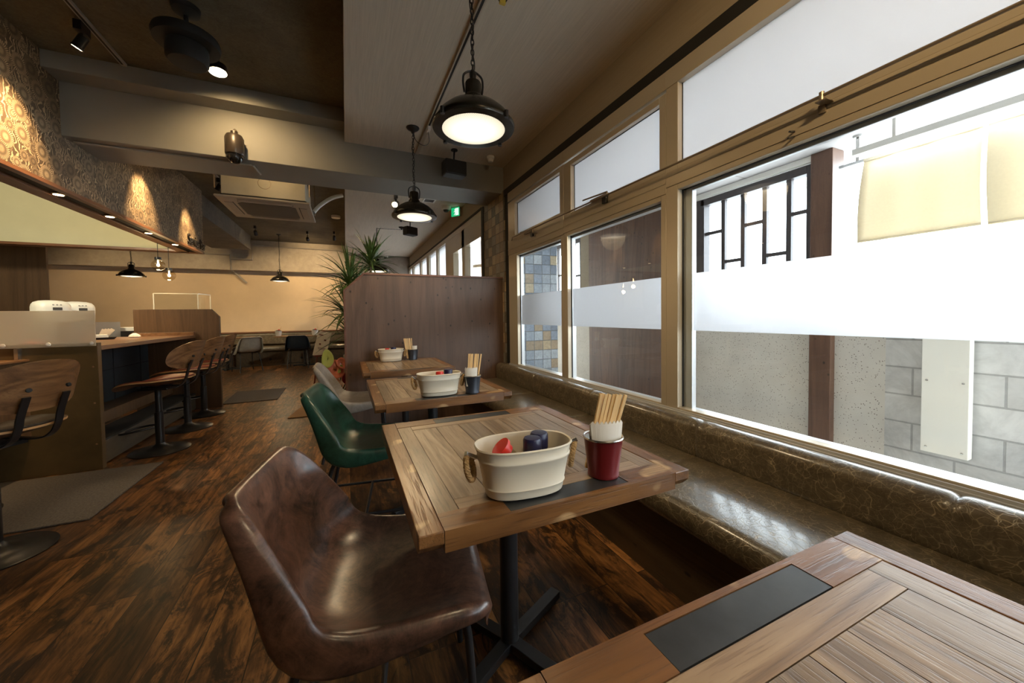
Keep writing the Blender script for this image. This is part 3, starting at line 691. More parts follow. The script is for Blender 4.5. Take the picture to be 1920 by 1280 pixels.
# ================================================================== SHELL CHAIRS
def chair_shell():
    # x, z, half width, edge rise, skirt depth
    rows0 = [(0.268, .400, .170, .0, .02), (0.280, .422, .182, .0, .024), (0.276, .446, .198, .002, .030), (.248, .460, .212, .008, .036), (.19, .462, .222, .014, .045), (.10, .452, .230, .022, .058), (0.0, .440, .238, .036, .078),
             (-.08, .436, .242, .055, .098), (-.14, .450, .243, .075, .110), (-.182, .488, .240, .088, .105), (-.208, .545, .232, .085, .088), (-.232, .615, .218, .066, .070),
             (-.250, .680, .206, .046, .056), (-.264, .728, .194, .026, .044), (-.274, .758, .178, .010, .032), (-.284, .773, .155, .0, .022), (-.301, .772, .148, .0, .02), (-.310, .754, .148, .0, .018)]
    n = len(rows0); rows = []
    cs = [(0, 0), (.3, .0), (.55, .06), (.75, .28), (.88, .62), (.96, .90), (1.0, 1.0)]
    for i, (x, z, hw, ri, sk) in enumerate(rows0):
        a = rows0[max(0, i-1)]; b = rows0[min(n-1, i+1)]
        tx, tz = b[0]-a[0], b[1]-a[1]; l = math.hypot(tx, tz); nx, nz = tz/l, -tx/l     # normal towards the sitter
        if i < 1: nx, nz = 0.3, 1
        row = []
        full = 1.0 if 2 < i < n-3 else 0.35
        half = [(f*hw, k*ri) for f, k in cs] + [(hw+.012, ri-.006), (hw+.019, ri-.022), (hw+.018, ri-0.6*sk-0.008), (hw+.012, ri-sk-0.006)]
        for y, k in half[::-1]: row.append(Vector((x+nx*k, -y, z+nz*k)))
        for y, k in half[1:]: row.append(Vector((x+nx*k, y, z+nz*k)))
        rows.append(row)
    return rows
SHELL = chair_shell()
def make_chair(label, mat, loc, rz, group='leather shell chairs'):
    t = thing('shell_chair', label, 'chair', loc, rz, group)
    MB().grid(SHELL).build('seat_shell', mat, t, True, solid=0.010, subsurf=1)
    for sy in (-1, 1):
        MB().tube(smooth_path([(0.13, 0.16*sy, 0.428), (0.185, 0.172*sy, 0.425), (0.212, 0.18*sy, 0.395), (0.222, 0.188*sy, 0.30), (0.235, 0.205*sy, 0.012)]), 0.0105, 10).build('leg', 'black', t, True)
        MB().tube(smooth_path([(-0.05, 0.16*sy, 0.428), (-0.12, 0.172*sy, 0.420), (-0.155, 0.18*sy, 0.385), (-0.185, 0.19*sy, 0.28), (-0.245, 0.215*sy, 0.012)]), 0.0105, 10).build('leg', 'black', t, True)
    m = MB()
    for sy in (-1, 1): m.tube([(-0.06, 0.16*sy, 0.428), (0.14, 0.16*sy, 0.428)], 0.0105)
    m.box(-0.06, -0.02, -0.16, 0.16, 0.421, 0.427); m.box(0.09, 0.13, -0.16, 0.16, 0.421, 0.427); m.build('seat_frame', 'black', t)
    m = MB()
    for sy in (-1, 1): m.tube([(-0.222, 0.205*sy, 0.12), (0.229, 0.199*sy, 0.12)], 0.008)
    m.tube([(0.0, -0.202, 0.12), (0.0, 0.202, 0.12)], 0.008); m.build('stretcher', 'black', t)
    return t
CHB = make_chair('brown mottled leather shell chair at the table with the dark red cup', 'chair_brown', (0.072, 1.075, 0), -0.17)
make_chair('green leather shell chair at the second table from the camera chair', 'chair_green', (0.100, 2.26, 0), -0.14)
make_chair('taupe grey shell chair nearest the timber partition', 'chair_grey', (0.055, 3.42, 0), -0.02)
make_chair('navy leather shell chair with its back to us at the far wall tables', 'chair_navy', (-1.03, 9.95, 0), PI/2)
make_chair('pale grey shell chair half hidden by the last bar stool', 'chair_pale', (-2.0, 9.75, 0), PI/2+0.55)

# ================================================================== THINGS ON THE TABLES
def oval(a, b, z, n=40, cx=0, p=2.6):
    pts = []
    for k in range(n):
        t = 2*PI*k/n; c, s = math.cos(t), math.sin(t)
        pts.append(Vector((cx+a*math.copysign(abs(c)**(2/p), c), b*math.copysign(abs(s)**(2/p), s), z)))
    return pts
def make_tub(label, loc, rz, s=1.0, detail=True):
    t = thing('condiment_tub', label, 'tub', loc, rz, 'cream tubs on the window tables'); t.scale = (s, s, s)
    H = 0.118; A0, B0, A1, B1 = 0.096, 0.056, 0.119, 0.072
    hs = [(0, -0.006), (0.004, 0), (0.012, 0.0005), (0.022, 0), (0.025, 0.0025), (0.028, 0), (0.085, 0), (0.088, 0.0025), (0.092, 0.0025), (0.095, 0), (0.114, 0)]
    out = [oval(A0+(A1-A0)*z/H+e, B0+(B1-B0)*z/H+e, z) for z, e in hs]
    rim = [oval(A1+0.002, B1+0.002, H-0.003), oval(A1+0.003, B1+0.003, H), oval(A1+0.001, B1+0.001, H+0.003), oval(A1-0.0025, B1-0.0025, H+0.001)]
    ins = [oval(A0+(A1-A0)*z/H-0.003, B0+(B1-B0)*z/H-0.003, z) for z in (0.10, 0.05, 0.004)]
    rows = out+rim+ins
    m = MB(); m.grid(rows, closed=True); n = 40; L = len(rows)*n
    m.f.append(tuple(range(L-n, L))); m.mi.append(0); m.f.append(tuple(range(n))[::-1]); m.mi.append(0)
    m.build('tub_body', 'enamel', t, True)
    for sx in (-1, 1):
        e = A1*sx
        m = MB(); pts = []
        for k in range(26):
            a = 2*PI*k/26; r1 = 0.030; pts.append(Vector((e+sx*(0.012+0.010*math.cos(a)), 0.013*math.cos(a)*0.4, 0.070+r1*math.sin(a))))
        for ph in range(3):
            tw = []
            for k in range(78):
                a = 2*PI*k/78; q = a*9+ph*2*PI/3
                c = Vector((e+sx*0.016+sx*0.006*math.sin(a)+0.010*math.cos(a), 0.016*math.cos(a), 0.072+0.028*math.sin(a)))
                nrm = Vector((0, math.cos(a), math.sin(a)))
                tw.append(c+nrm*0.0036*math.cos(q)+Vector((1, 0, 0))*0.0036*math.sin(q))
            m.tube(tw, 0.0042, 6, closed=True)
        m.build('rope_handle', 'rope', t, True)
        MB().lathe([(0.0055, -0.016), (0.0055, 0.016)], (e+sx*0.013, 0, 0.101), 12, axis=(sx*0.75, -0.25, 0.45)).build('handle_sleeve', 'steel', t, True)
    return t
def make_cup(label, loc, mat, s=1.0):
    t = thing('chopstick_cup', label, 'cup', loc, 0, 'chopstick cups on the window tables'); t.scale = (s, s, s)
    H = 0.102
    MB().lathe([(0.0, 0.002), (0.038, 0.002), (0.0405, 0.0), (0.0415, 0.003), (0.040, 0.007), (0.0512, H)] + [(0.0485, H), (0.0375, 0.008), (0.0, 0.008)], n=36).build('cup_body', mat, t, True)
    MB().lathe([(0.0485, H-0.001), (0.053, H-0.0015), (0.054, H+0.001), (0.0525, H+0.0035), (0.0495, H+0.002), (0.0485, H-0.001)], n=36).build('cup_rim', 'steel', t, True)
    return t
def napkins(loc, lab, grp, n=3, wd=0.089, ht=0.055, rz=0.0):
    for i in range(n):
        m = MB(); pts = []; k = 16
        z0 = 0.045; off = -0.012-i*0.006
        for j in range(k+1):
            x = -wd/2+wd*j/k; pts.append((x, off-0.010*(1-(2*x/wd)**2), 0.136+i*0.004+(0.008 if j % 2 else 0.0)-(0.016 if i == 0 else 0)))
        a = [Vector(p) for p in pts]; b = [Vector((p.x*0.80, p.y, z0)) for p in a]
        bk = Vector((0, 0.0022, 0))
        m.grid([b, a]); m.grid([[p+bk for p in a], [p+bk for p in b]]); m.grid([a, [p+bk for p in a]])
        o = m.build('paper_napkin', 'napkin', None); o.location = loc; o.rotation_euler = (0, 0, rz); tag(o, lab, 'napkin', grp)
def chopsticks(loc, lab, grp, n=14, az=0.0, seedv=1, tilt=0.30):
    rnd = random.Random(seedv); src = None
    for i in range(n):
        if src is None:
            m = MB(); m.box(-0.0040, 0.0040, -0.0022, 0.0022, 0, 0.205); src = o = m.build('chopstick', 'chop', None, bevel=0.0006)
        else:
            o = src.copy(); col.objects.link(o)
        ix = (i % 7-3)*0.0086; iy = (i//7)*0.006+0.014
        ca, sa = math.cos(az), math.sin(az)
        x, y = ix, iy
        o.location = (loc[0]+x*ca-y*sa-0.012*ca, loc[1]+x*sa+y*ca-0.012*sa, loc[2]+0.010)
        o.rotation_euler = (-0.06+rnd.uniform(-0.02, 0.02), tilt*0.62+ix*1.6+rnd.uniform(-0.015, 0.015), az+rnd.uniform(-0.05, 0.05))
        tag(o, lab, 'chopstick', grp)
def bottle(name, label, loc, h, r, cap, body='bottle', tiltv=None, grp=None):
    t = thing(name, label, 'condiment bottle', loc, 0, grp)
    if tiltv: t.rotation_euler = tiltv
    MB().lathe([(0.0, 0), (r*0.96, 0), (r, 0.003), (r, h*0.66), (r*0.9, h*0.7)], n=24).build('bottle_body', body, t, True)
    MB().lathe([(r*0.98, h*0.68), (r*1.06, h*0.69), (r*1.08, h*0.96), (r*0.95, h), (0.0, h*1.012)], n=28).build('bottle_cap', cap, t, True)
    return t
TZ = 0.7212
make_tub('cream enamel oval tub beside the dark red cup', (0.392, 0.815, TZ), -0.10)
bottle('shaker_bottle', 'navy capped shaker nearer the dark red cup, in the cream tub', (0.447, 0.836, TZ+0.006), 0.122, 0.0215, 'navycap', 'navycap', grp='navy shakers in the near tub')
bottle('shaker_bottle', 'navy capped shaker in the middle of the near cream tub', (0.412, 0.806, TZ+0.006), 0.122, 0.0215, 'navycap', 'navycap', grp='navy shakers in the near tub')
t = thing('spice_jar', 'tilted glass jar with red flip lid leaning in the near cream tub', 'spice jar', (0.380, 0.822, TZ+0.062)); t.rotation_euler = (-0.05, -0.75, 0.0)
MB().lathe([(0.0, 0), (0.017, 0), (0.018, 0.003), (0.018, 0.045)], n=22).build('jar_body', 'bottle', t, True)
MB().lathe([(0.018, 0.044), (0.021, 0.045), (0.021, 0.058), (0.026, 0.060), (0.026, 0.068), (0.0, 0.069)], n=26).build('flip_lid', 'red', t, True)
make_cup('dark red tin cup holding napkins and chopsticks', (0.622, 0.800, TZ), 'redtin')
napkins((0.622, 0.800, TZ), 'folded white napkin with zigzag edge in the dark red cup', 'napkins in the dark red cup', 3, rz=-0.25)
chopsticks((0.622, 0.806, TZ), 'pale wooden chopstick standing in the dark red cup', 'chopsticks in the dark red cup', 14, -0.35, 3, 0.44)
# second table
make_tub('cream enamel oval tub beside the grey cup', (0.46, 2.02, TZ), -0.02)
bottle('shaker_bottle', 'navy capped shaker in the cream tub beside the grey cup', (0.515, 2.03, TZ+0.006), 0.128, 0.0225, 'navycap', 'navycap')
bottle('spice_jar', 'red lidded jar in the cream tub beside the grey cup', (0.462, 2.01, TZ+0.006), 0.122, 0.020, 'red')
make_cup('grey tin cup with napkins and chopsticks on the second table', (0.640, 1.985, TZ), 'bluetin', 0.93)
napkins((0.632, 1.985, TZ-0.004), 'folded white napkin in the grey tin cup', 'napkins in the grey cup', 3, 0.07, rz=-0.2)
chopsticks((0.652, 1.992, TZ), 'pale wooden chopstick standing in the grey tin cup', 'chopsticks in the grey cup', 12, -0.3, 5, 0.16)
# third table
make_tub('cream enamel oval tub on the table against the partition', (0.395, 3.80, TZ), 0.0)
bottle('shaker_bottle', 'navy capped shaker in the tub against the partition', (0.42, 3.81, TZ+0.006), 0.128, 0.0235, 'navycap', 'navycap')
bottle('spice_jar', 'red lidded jar in the tub against the partition', (0.360, 3.80, TZ+0.006), 0.120, 0.018, 'red')
make_cup('navy tin cup with chopsticks on the table against the partition', (0.61, 3.82, TZ), 'bluetin', 1.0)
napkins((0.625, 3.82, TZ-0.004), 'folded white napkin in the navy tin cup', 'napkins in the navy cup', 2, 0.05, rz=-0.1)
chopsticks((0.595, 3.825, TZ), 'pale wooden chopstick standing in the navy tin cup', 'chopsticks in the navy cup', 9, 0.0, 8, -0.14)

# ================================================================== PENDANT LAMPS
def chain(m, p0, p1, link=0.034, r=0.0028):
    p0, p1 = Vector(p0), Vector(p1); d = p1-p0; n = max(2, int(d.length/(link*0.72))); dn = d.normalized()
    for i in range(n):
        c = p0+d*((i+0.5)/n); sdv = Vector((1, 0, 0)) if i % 2 else Vector((0, 1, 0)); sdv = (sdv-dn*sdv.dot(dn)).normalized()
        pts = [c+dn*math.cos(a)*link*0.5+sdv*math.sin(a)*link*0.24 for a in [2*PI*k/10 for k in range(10)]]
        m.tube(pts, r, 5, closed=True)
def make_pendant(label, loc, ztop, s=1.0, canopy=True, swag=None, power=26, grp='black pendant lamps'):
    """loc: centre of the rim"""
    t = thing('pendant_lamp', label, 'pendant lamp', loc, 0, grp); t.scale = (s, s, s)
    MB().lathe([(0.188, -0.004), (0.203, -0.003), (0.207, 0.006), (0.205, 0.016), (0.196, 0.020), (0.196, 0.024), (0.190, 0.036), (0.172, 0.064), (0.140, 0.093), (0.102, 0.116), (0.068, 0.132), (0.052, 0.140), (0.052, 0.150),
                (0.046, 0.155), (0.041, 0.168), (0.041, 0.222), (0.036, 0.232), (0.0, 0.234)], n=48).build('lamp_shade', 'bronze', t, True)
    MB().lathe([(0.0, -0.012), (0.10, -0.010), (0.186, -0.001), (0.188, 0.004)], n=48).build('lens', 'lamp_lens', t, True)
    m = MB()
    m.tube(smooth_path([(0.046, 0, 0.175), (0.052, 0, 0.225), (0.046, 0, 0.262), (0.018, 0, 0.282), (0, 0, 0.284), (-0.018, 0, 0.282), (-0.046, 0, 0.262), (-0.052, 0, 0.225), (-0.046, 0, 0.175)]), 0.0055, 8)
    m.lathe([(0.012, 0.234), (0.016, 0.25), (0.018, 0.275), (0.010, 0.292), (0.0, 0.295)], n=14); m.build('hanger', 'black', t, True)
    for k in range(4):
        a = PI/2*k+0.5; MB().lathe([(0.011, -0.02), (0.011, 0.012), (0.0, 0.014)], (0.209*math.cos(a), 0.209*math.sin(a), 0.010), 10).build('clip', 'black', t)
    zt = (ztop-loc[2])/s
    m = MB()
    if swag is None: chain(m, (0, 0, 0.29), (0, 0, zt-0.05))
    else:
        sw = Vector(swag)/s; chain(m, (0, 0, 0.29), (0, 0, zt-0.04)); chain(m, (0, 0, zt-0.04), sw)
    m.build('chain', 'black', t, True)
    pts = [Vector((0.012*math.sin(k*1.1), 0.014*math.cos(k*0.8), 0.25+(zt-0.03-0.25)*k/14)) for k in range(15)]
    MB().tube(smooth_path(pts, 3), 0.0028, 6).build('cord', 'black', t, True)
    cx, cyy = (0, 0) if swag is None else (swag[0]/s, swag[1]/s)
    if canopy: MB().lathe([(0.0, -0.055), (0.012, -0.052), (0.018, -0.034), (0.045, -0.020), (0.060, -0.004), (0.060, 0.0)], (cx, cyy, zt), 28).build('canopy', 'black', t, True)
    if power:
        sp_ = spot((loc[0], loc[1], loc[2]-0.03*s), (loc[0], loc[1], 0), power, 165, 0.5, 0.14*s, (1.0, 0.76, 0.45))
    return t
make_pendant('black dome pendant hanging nearest the camera, lens glowing', (0.60, 1.77, 2.075), CZ, 0.98, power=24)
make_pendant('black dome pendant hanging before the cross beam', (0.60, 3.50, 2.07), CZ, 0.98, power=24)
make_pendant('black dome pendant half hidden behind the partition and palm leaves', (0.57, 7.5, 2.03), CZ, 1.0, swag=(0.45, -0.1, 0.80), power=24)
make_pendant('black dome pendant before the sand coloured far wall', (-1.38, 10.1, 2.03), DZ, 0.93, power=30)
make_pendant('black dome pendant seen just below the far timber edge of the fascia', (-3.66, 9.3, 1.99), DZ, 0.93, power=26)
make_pendant('black dome pendant above the camera, outside the picture', (0.60, 0.04, 2.075), CZ, 0.98, power=24)
make_pendant('black dome pendant behind the camera, outside the picture', (0.60, -1.69, 2.075), CZ, 0.98, power=24)
# the plug and loop of wire on the ceiling track
TRK = thing('lighting_track', 'slim black lighting track on the pale woven ceiling', 'lighting track', (0.722, 0, CZ-0.0005))
m = MB(); m.box(-0.017, 0.017, YB, 4.0, -0.020, 0.0); m.build('rail', 'alu', TRK, bevel=0.001)
MB().box(-0.007, 0.007, YB, 3.4, -0.0215, -0.020).build('slot', 'blackm', TRK)
MB().box(-0.013, 0.013, 3.36, 3.43, -0.055, -0.0215).build('feed_plug', 'white', TRK, bevel=0.002)
MB().tube(smooth_path([(0, 3.41, -0.055), (0.012, 3.44, -0.13), (-0.03, 3.46, -0.16), (-0.09, 3.49, -0.12), (-0.12, 3.50, -0.05)]), 0.003, 6).build('flex', 'black', TRK, True)
tw = thing('wire_loop', 'black wire loop with yellow and blue tags on the ceiling track', 'wire', (0.735, 1.72, CZ-0.021))
MB().tube(smooth_path([(0, 0, 0), (-0.01, 0.04, -0.06), (0.03, 0.06, -0.12), (0.06, 0.02, -0.08), (0.05, -0.05, 0.0)]), 0.0035, 6).build('wire', 'black', tw, True)
MB().box(0.015, 0.045, 0.045, 0.06, -0.125, -0.10).build('yellow_tag', flat('yellow_tag', (0.6, 0.42, 0.05)), tw); MB().box(0.035, 0.055, 0.04, 0.055, -0.10, -0.075).build('blue_tag', flat('blue_tag', (0.03, 0.05, 0.3)), tw)

# ================================================================== BAR COUNTER
CX, CY0, CY1 = -1.755, 3.91, 5.97
ct = thing('bar_counter', 'long walnut bar counter with a dark recessed front', 'bar counter', (0, 0, 0))
MB().box(-2.55, CX, CY0+0.05, CY1-0.02, 0.925, 0.96).build('worktop', 'walnut_y', ct, bevel=0.002)
MB().box(-2.56, CX, CY0, CY0+0.05, 0.0, 0.985).build('end_panel', 'counterside', ct, bevel=0.002)
m = MB(); m.box(-2.25, -2.22, CY0+0.05, CY1-0.02, 0.34, 0.925); m.build('front_sheet', 'darkblue', ct)
m = MB()
for yy in (4.55, 5.2, 5.75): m.box(-2.222, -2.216, yy-0.004, yy+0.004, 0.34, 0.925)
m.box(-2.222, -2.216, CY0+0.05, CY1-0.02, 0.655, 0.662); m.build('sheet_joint', 'blackm', ct)
MB().box(-2.25, -2.0, CY0+0.05, CY1-0.02, 0.24, 0.34).build('foot_ledge', 'walnut', ct, bevel=0.002)
m = MB(); m.box(-2.0, -1.78, CY0+0.05, CY1-0.02, 0.02, 0.20); m.build('kick_board', 'kick', ct)
MB().box(-2.0, -1.775, CY0+0.05, CY1-0.02, 0.20, 0.215).build('foot_rail', 'blackm', ct)
wp = thing('walnut_wing', 'walnut panel with a cut corner closing the end of the bar', 'counter panel', (0, 0, 0))
m = MB(); m.prism([(-2.36, CY1+0.02, 0), (-1.52, CY1+0.02, 0), (-1.515, CY1+0.02, 1.19), (-1.60, CY1+0.02, 1.288), (-2.36, CY1+0.02, 1.288)], (0, 0.06, 0)); m.build('panel', 'walnut', wp, bevel=0.002)
MB().box(-2.36, -1.76, CY1-0.06, CY1-0.0, 0.96, 1.0).build('upstand', 'walnut_y', ct, bevel=0.002)
for zz in (0.80, 0.52, 0.20): MB().lathe([(0.007, 0), (0.006, 0.003), (0, 0.0035)], (-1.785, CY0, zz), 12, axis=(0, -1, 0)).build('screw_cap', 'walnut_y', ct)
# frosted screen
sc = thing('frosted_screen', 'frosted acrylic screen screwed to the counter end panel', 'screen', (0, 0, 0))
MB().box(-2.56, -1.757, CY0-0.014, CY0-0.008, 0.962, 1.232).build('acrylic_sheet', 'acryl', sc, bevel=0.001)
for xx in (-2.46, -2.241, -2.013, -1.782): MB().lathe([(0.004, -0.008), (0.004, 0), (0.014, 0.0), (0.012, 0.005), (0, 0.008)], (xx, CY0-0.0142, 0.984), 14, axis=(0, -1, 0)).build('white_screw', 'white', sc, True)
# low swing gate on the left and the bracket that holds it
gt = thing('low_counter_wing', 'low dark counter wing projecting at the left picture edge', 'counter wing', (0, 0, 0))
MB().box(-2.62, -2.30, 2.55, CY0, 0.0, 0.86).build('wing_body', 'darkblue', gt)
MB().box(-2.64, -2.12, 2.9, CY0-0.0, 0.865, 0.88).build('wing_top', 'walnut_y', gt, bevel=0.002)
MB().box(-2.16, -2.13, 2.9, CY0, 0.30, 0.865).build('wing_panel', 'walnut', gt)
MB().box(-2.17, -2.15, CY0-0.05, CY0-0.015, 0.88, 0.96).build('bracket', 'steel', gt)

# things on and behind the bar
def rice_cooker(label, loc, rz):
    t = thing('rice_cooker', label, 'rice cooker', loc, rz, 'white rice cookers behind the bar')
    rows = []
    for a, b, z, p, cx in ((.11, .12, 0, 3, 0), (.125, .13, .02, 3, 0), (.13, .135, .12, 3, 0), (.13, .135, .17, 3, 0), (.125, .13, .20, 2.8, -.004), (.108, .115, .225, 2.6, -.010), (.07, .08, .24, 2.4, -.016), (.02, .03, .245, 2, -.02)):
        rows.append(oval(a, b, z, 32, cx, p))
    m = MB(); m.grid(rows, closed=True); m.f.append(tuple(range(7*32, 8*32))); m.mi.append(0); m.f.append(tuple(range(32))[::-1]); m.mi.append(0)
    m.build('body', 'white', t, True)
    q = Vector((0.118, -0.02, 0.196))
    MB().box(0.105, 0.134, -0.035, 0.035, 0.135, 0.165).build('display', 'darkgrille', t, bevel=0.003)
    for k in (-1, 0, 1): MB().lathe([(0.008, 0), (0.007, 0.003), (0, 0.004)], (0.123, 0.028*k, 0.192), 12, axis=(1, 0, 0.6)).build('button', 'greyplastic', t, True)
    return t
ks = thing('back_shelf', 'shelf unit behind the bar that carries the rice cookers', 'shelf', (0, 0, 0))
MB().box(-3.7, -2.60, 5.5, 6.28, 0.0, 1.14).build('cabinet', 'greyplastic', ks); 
rice_cooker('white rice cooker in front of the other, nearer the frosted screen', (-2.93, 5.74, 1.141), -0.75)
rice_cooker('white rice cooker half hidden behind the other one', (-2.89, 6.08, 1.141), -0.75)
# blurred items directly behind the screen
t = tag(MB().lathe([(0.045, 0), (0.05, 0.01), (0.05, 0.19), (0.03, 0.2)], (-2.0, 4.10, 0.961), 24).build('steel_canister', 'greyplastic', None, True), 'dark grey canister blurred behind the frosted screen', 'canister')
t = tag(MB().lathe([(0.05, 0), (0.06, 0.035), (0.055, 0.04), (0.0, 0.038)], (-2.2, 4.10, 0.961), 24).build('pink_bowl', flat('pink_plastic', (0.75, 0.25, 0.28), 0.5), None, True), 'pink bowl blurred behind the frosted screen', 'bowl')
# tray, card holder and box on the worktop past the screen
t = thing('serving_tray', 'small black tray with white holder on the bar', 'tray', (-2.33, 5.25, 0.961), 0.2)
MB().lathe([(0.0, 0.0), (0.10, 0.0), (0.12, 0.022), (0.116, 0.022), (0.098, 0.005), (0, 0.005)], n=32, sy=0.7).build('tray', 'blackm', t, True)
t = thing('card_holder', 'white holder with fanned cream cards standing on the black tray', 'card holder', (-2.33, 5.26, 0.9665), 0.3)
MB().box(-0.08, 0.05, -0.03, 0.03, 0, 0.045).build('holder', 'white', t, bevel=0.004)
for k in range(4): MB().bar((0.0+0.012*k, -0.02+0.01*k, 0.03), (0.028+0.02*k, -0.02+0.01*k, 0.10), 0.035, 0.002, upv=(0, 1, 0)).build('card', 'card', t)
t = tag(MB().box(-2.46, -2.36, 4.95, 5.05, 0.961, 1.01).build('clear_box', 'bottle', None, bevel=0.004), 'clear acrylic box with navy strip beside the frosted screen', 'box')
t = tag(MB().box(-2.5, -2.45, 5.3, 5.35, 0.961, 1.0).build('red_packet', 'red', None, bevel=0.004), 'small red packet on the bar worktop', 'packet')
t = thing('tissue_pack', 'crumpled white tissue pack beside the black tray on the bar', 'tissues', (-2.18, 5.55, 0.961))
MB().lathe([(0.04, 0), (0.055, 0.012), (0.045, 0.03), (0.012, 0.05), (0, 0.052)], n=9, sy=0.7).build('tissue', 'napkin', t, False)
t = thing('back_counter', 'white back counter beyond the bar worktop', 'counter', (0, 0, 0))
MB().box(-3.6, -2.45, 6.35, 6.85, 0.0, 1.02).build('cabinet', 'greyplastic', t); MB().box(-3.6, -2.42, 6.30, 6.87, 1.02, 1.065).build('top', 'white', t, bevel=0.003)
t = thing('dish_cloth', 'white rolled cloth with purple end on the back counter', 'cloth', (-2.84, 6.42, 1.066), 0.3)
MB().lathe([(0, -0.07), (0.028, -0.06), (0.034, 0), (0.026, 0.06), (0.01, 0.068)], (0, 0, 0.03), 16, axis=(1, 0.1, 0)).build('roll', 'napkin', t, True); MB().lathe([(0.012, 0), (0.018, 0.01), (0, 0.03)], (0.07, 0.0, 0.045), 12, axis=(1, 0, 0.3)).build('purple_end', flat('purple_cloth', (0.12, 0.03, 0.2)), t)
# clear sneeze guard behind the wing panel
t = thing('acrylic_cover', 'clear acrylic box cover behind the walnut wing panel', 'acrylic cover', (-2.05, 6.5, 0))
m = MB()
for a, b in (((-0.24, -0.16, 0), (-0.24, -0.16, 1.51)), ((0.22, -0.16, 0), (0.22, -0.16, 1.51)), ((0.28, 0.12, 0), (0.28, 0.12, 1.51)), ((-0.24, -0.16, 1.505), (0.22, -0.16, 1.505)), ((0.22, -0.16, 1.505), (0.28, 0.12, 1.505))):
    m.bar((a[0], a[1], max(a[2], 1.0)), b, 0.010, 0.010)
m.build('polished_edge', flat('polished_acrylic_edge', (0.85, 0.78, 0.62), 0.15), t)
MB().box(-0.24, 0.22, -0.163, -0.158, 1.0, 1.50).box(0.218, 0.222, -0.158, 0.12, 1.0, 1.50).build('clear_side', 'glass', t)
MB().box(-0.3, 0.3, -0.2, 0.2, 0.0, 1.0).build('stand', 'walnut', t)

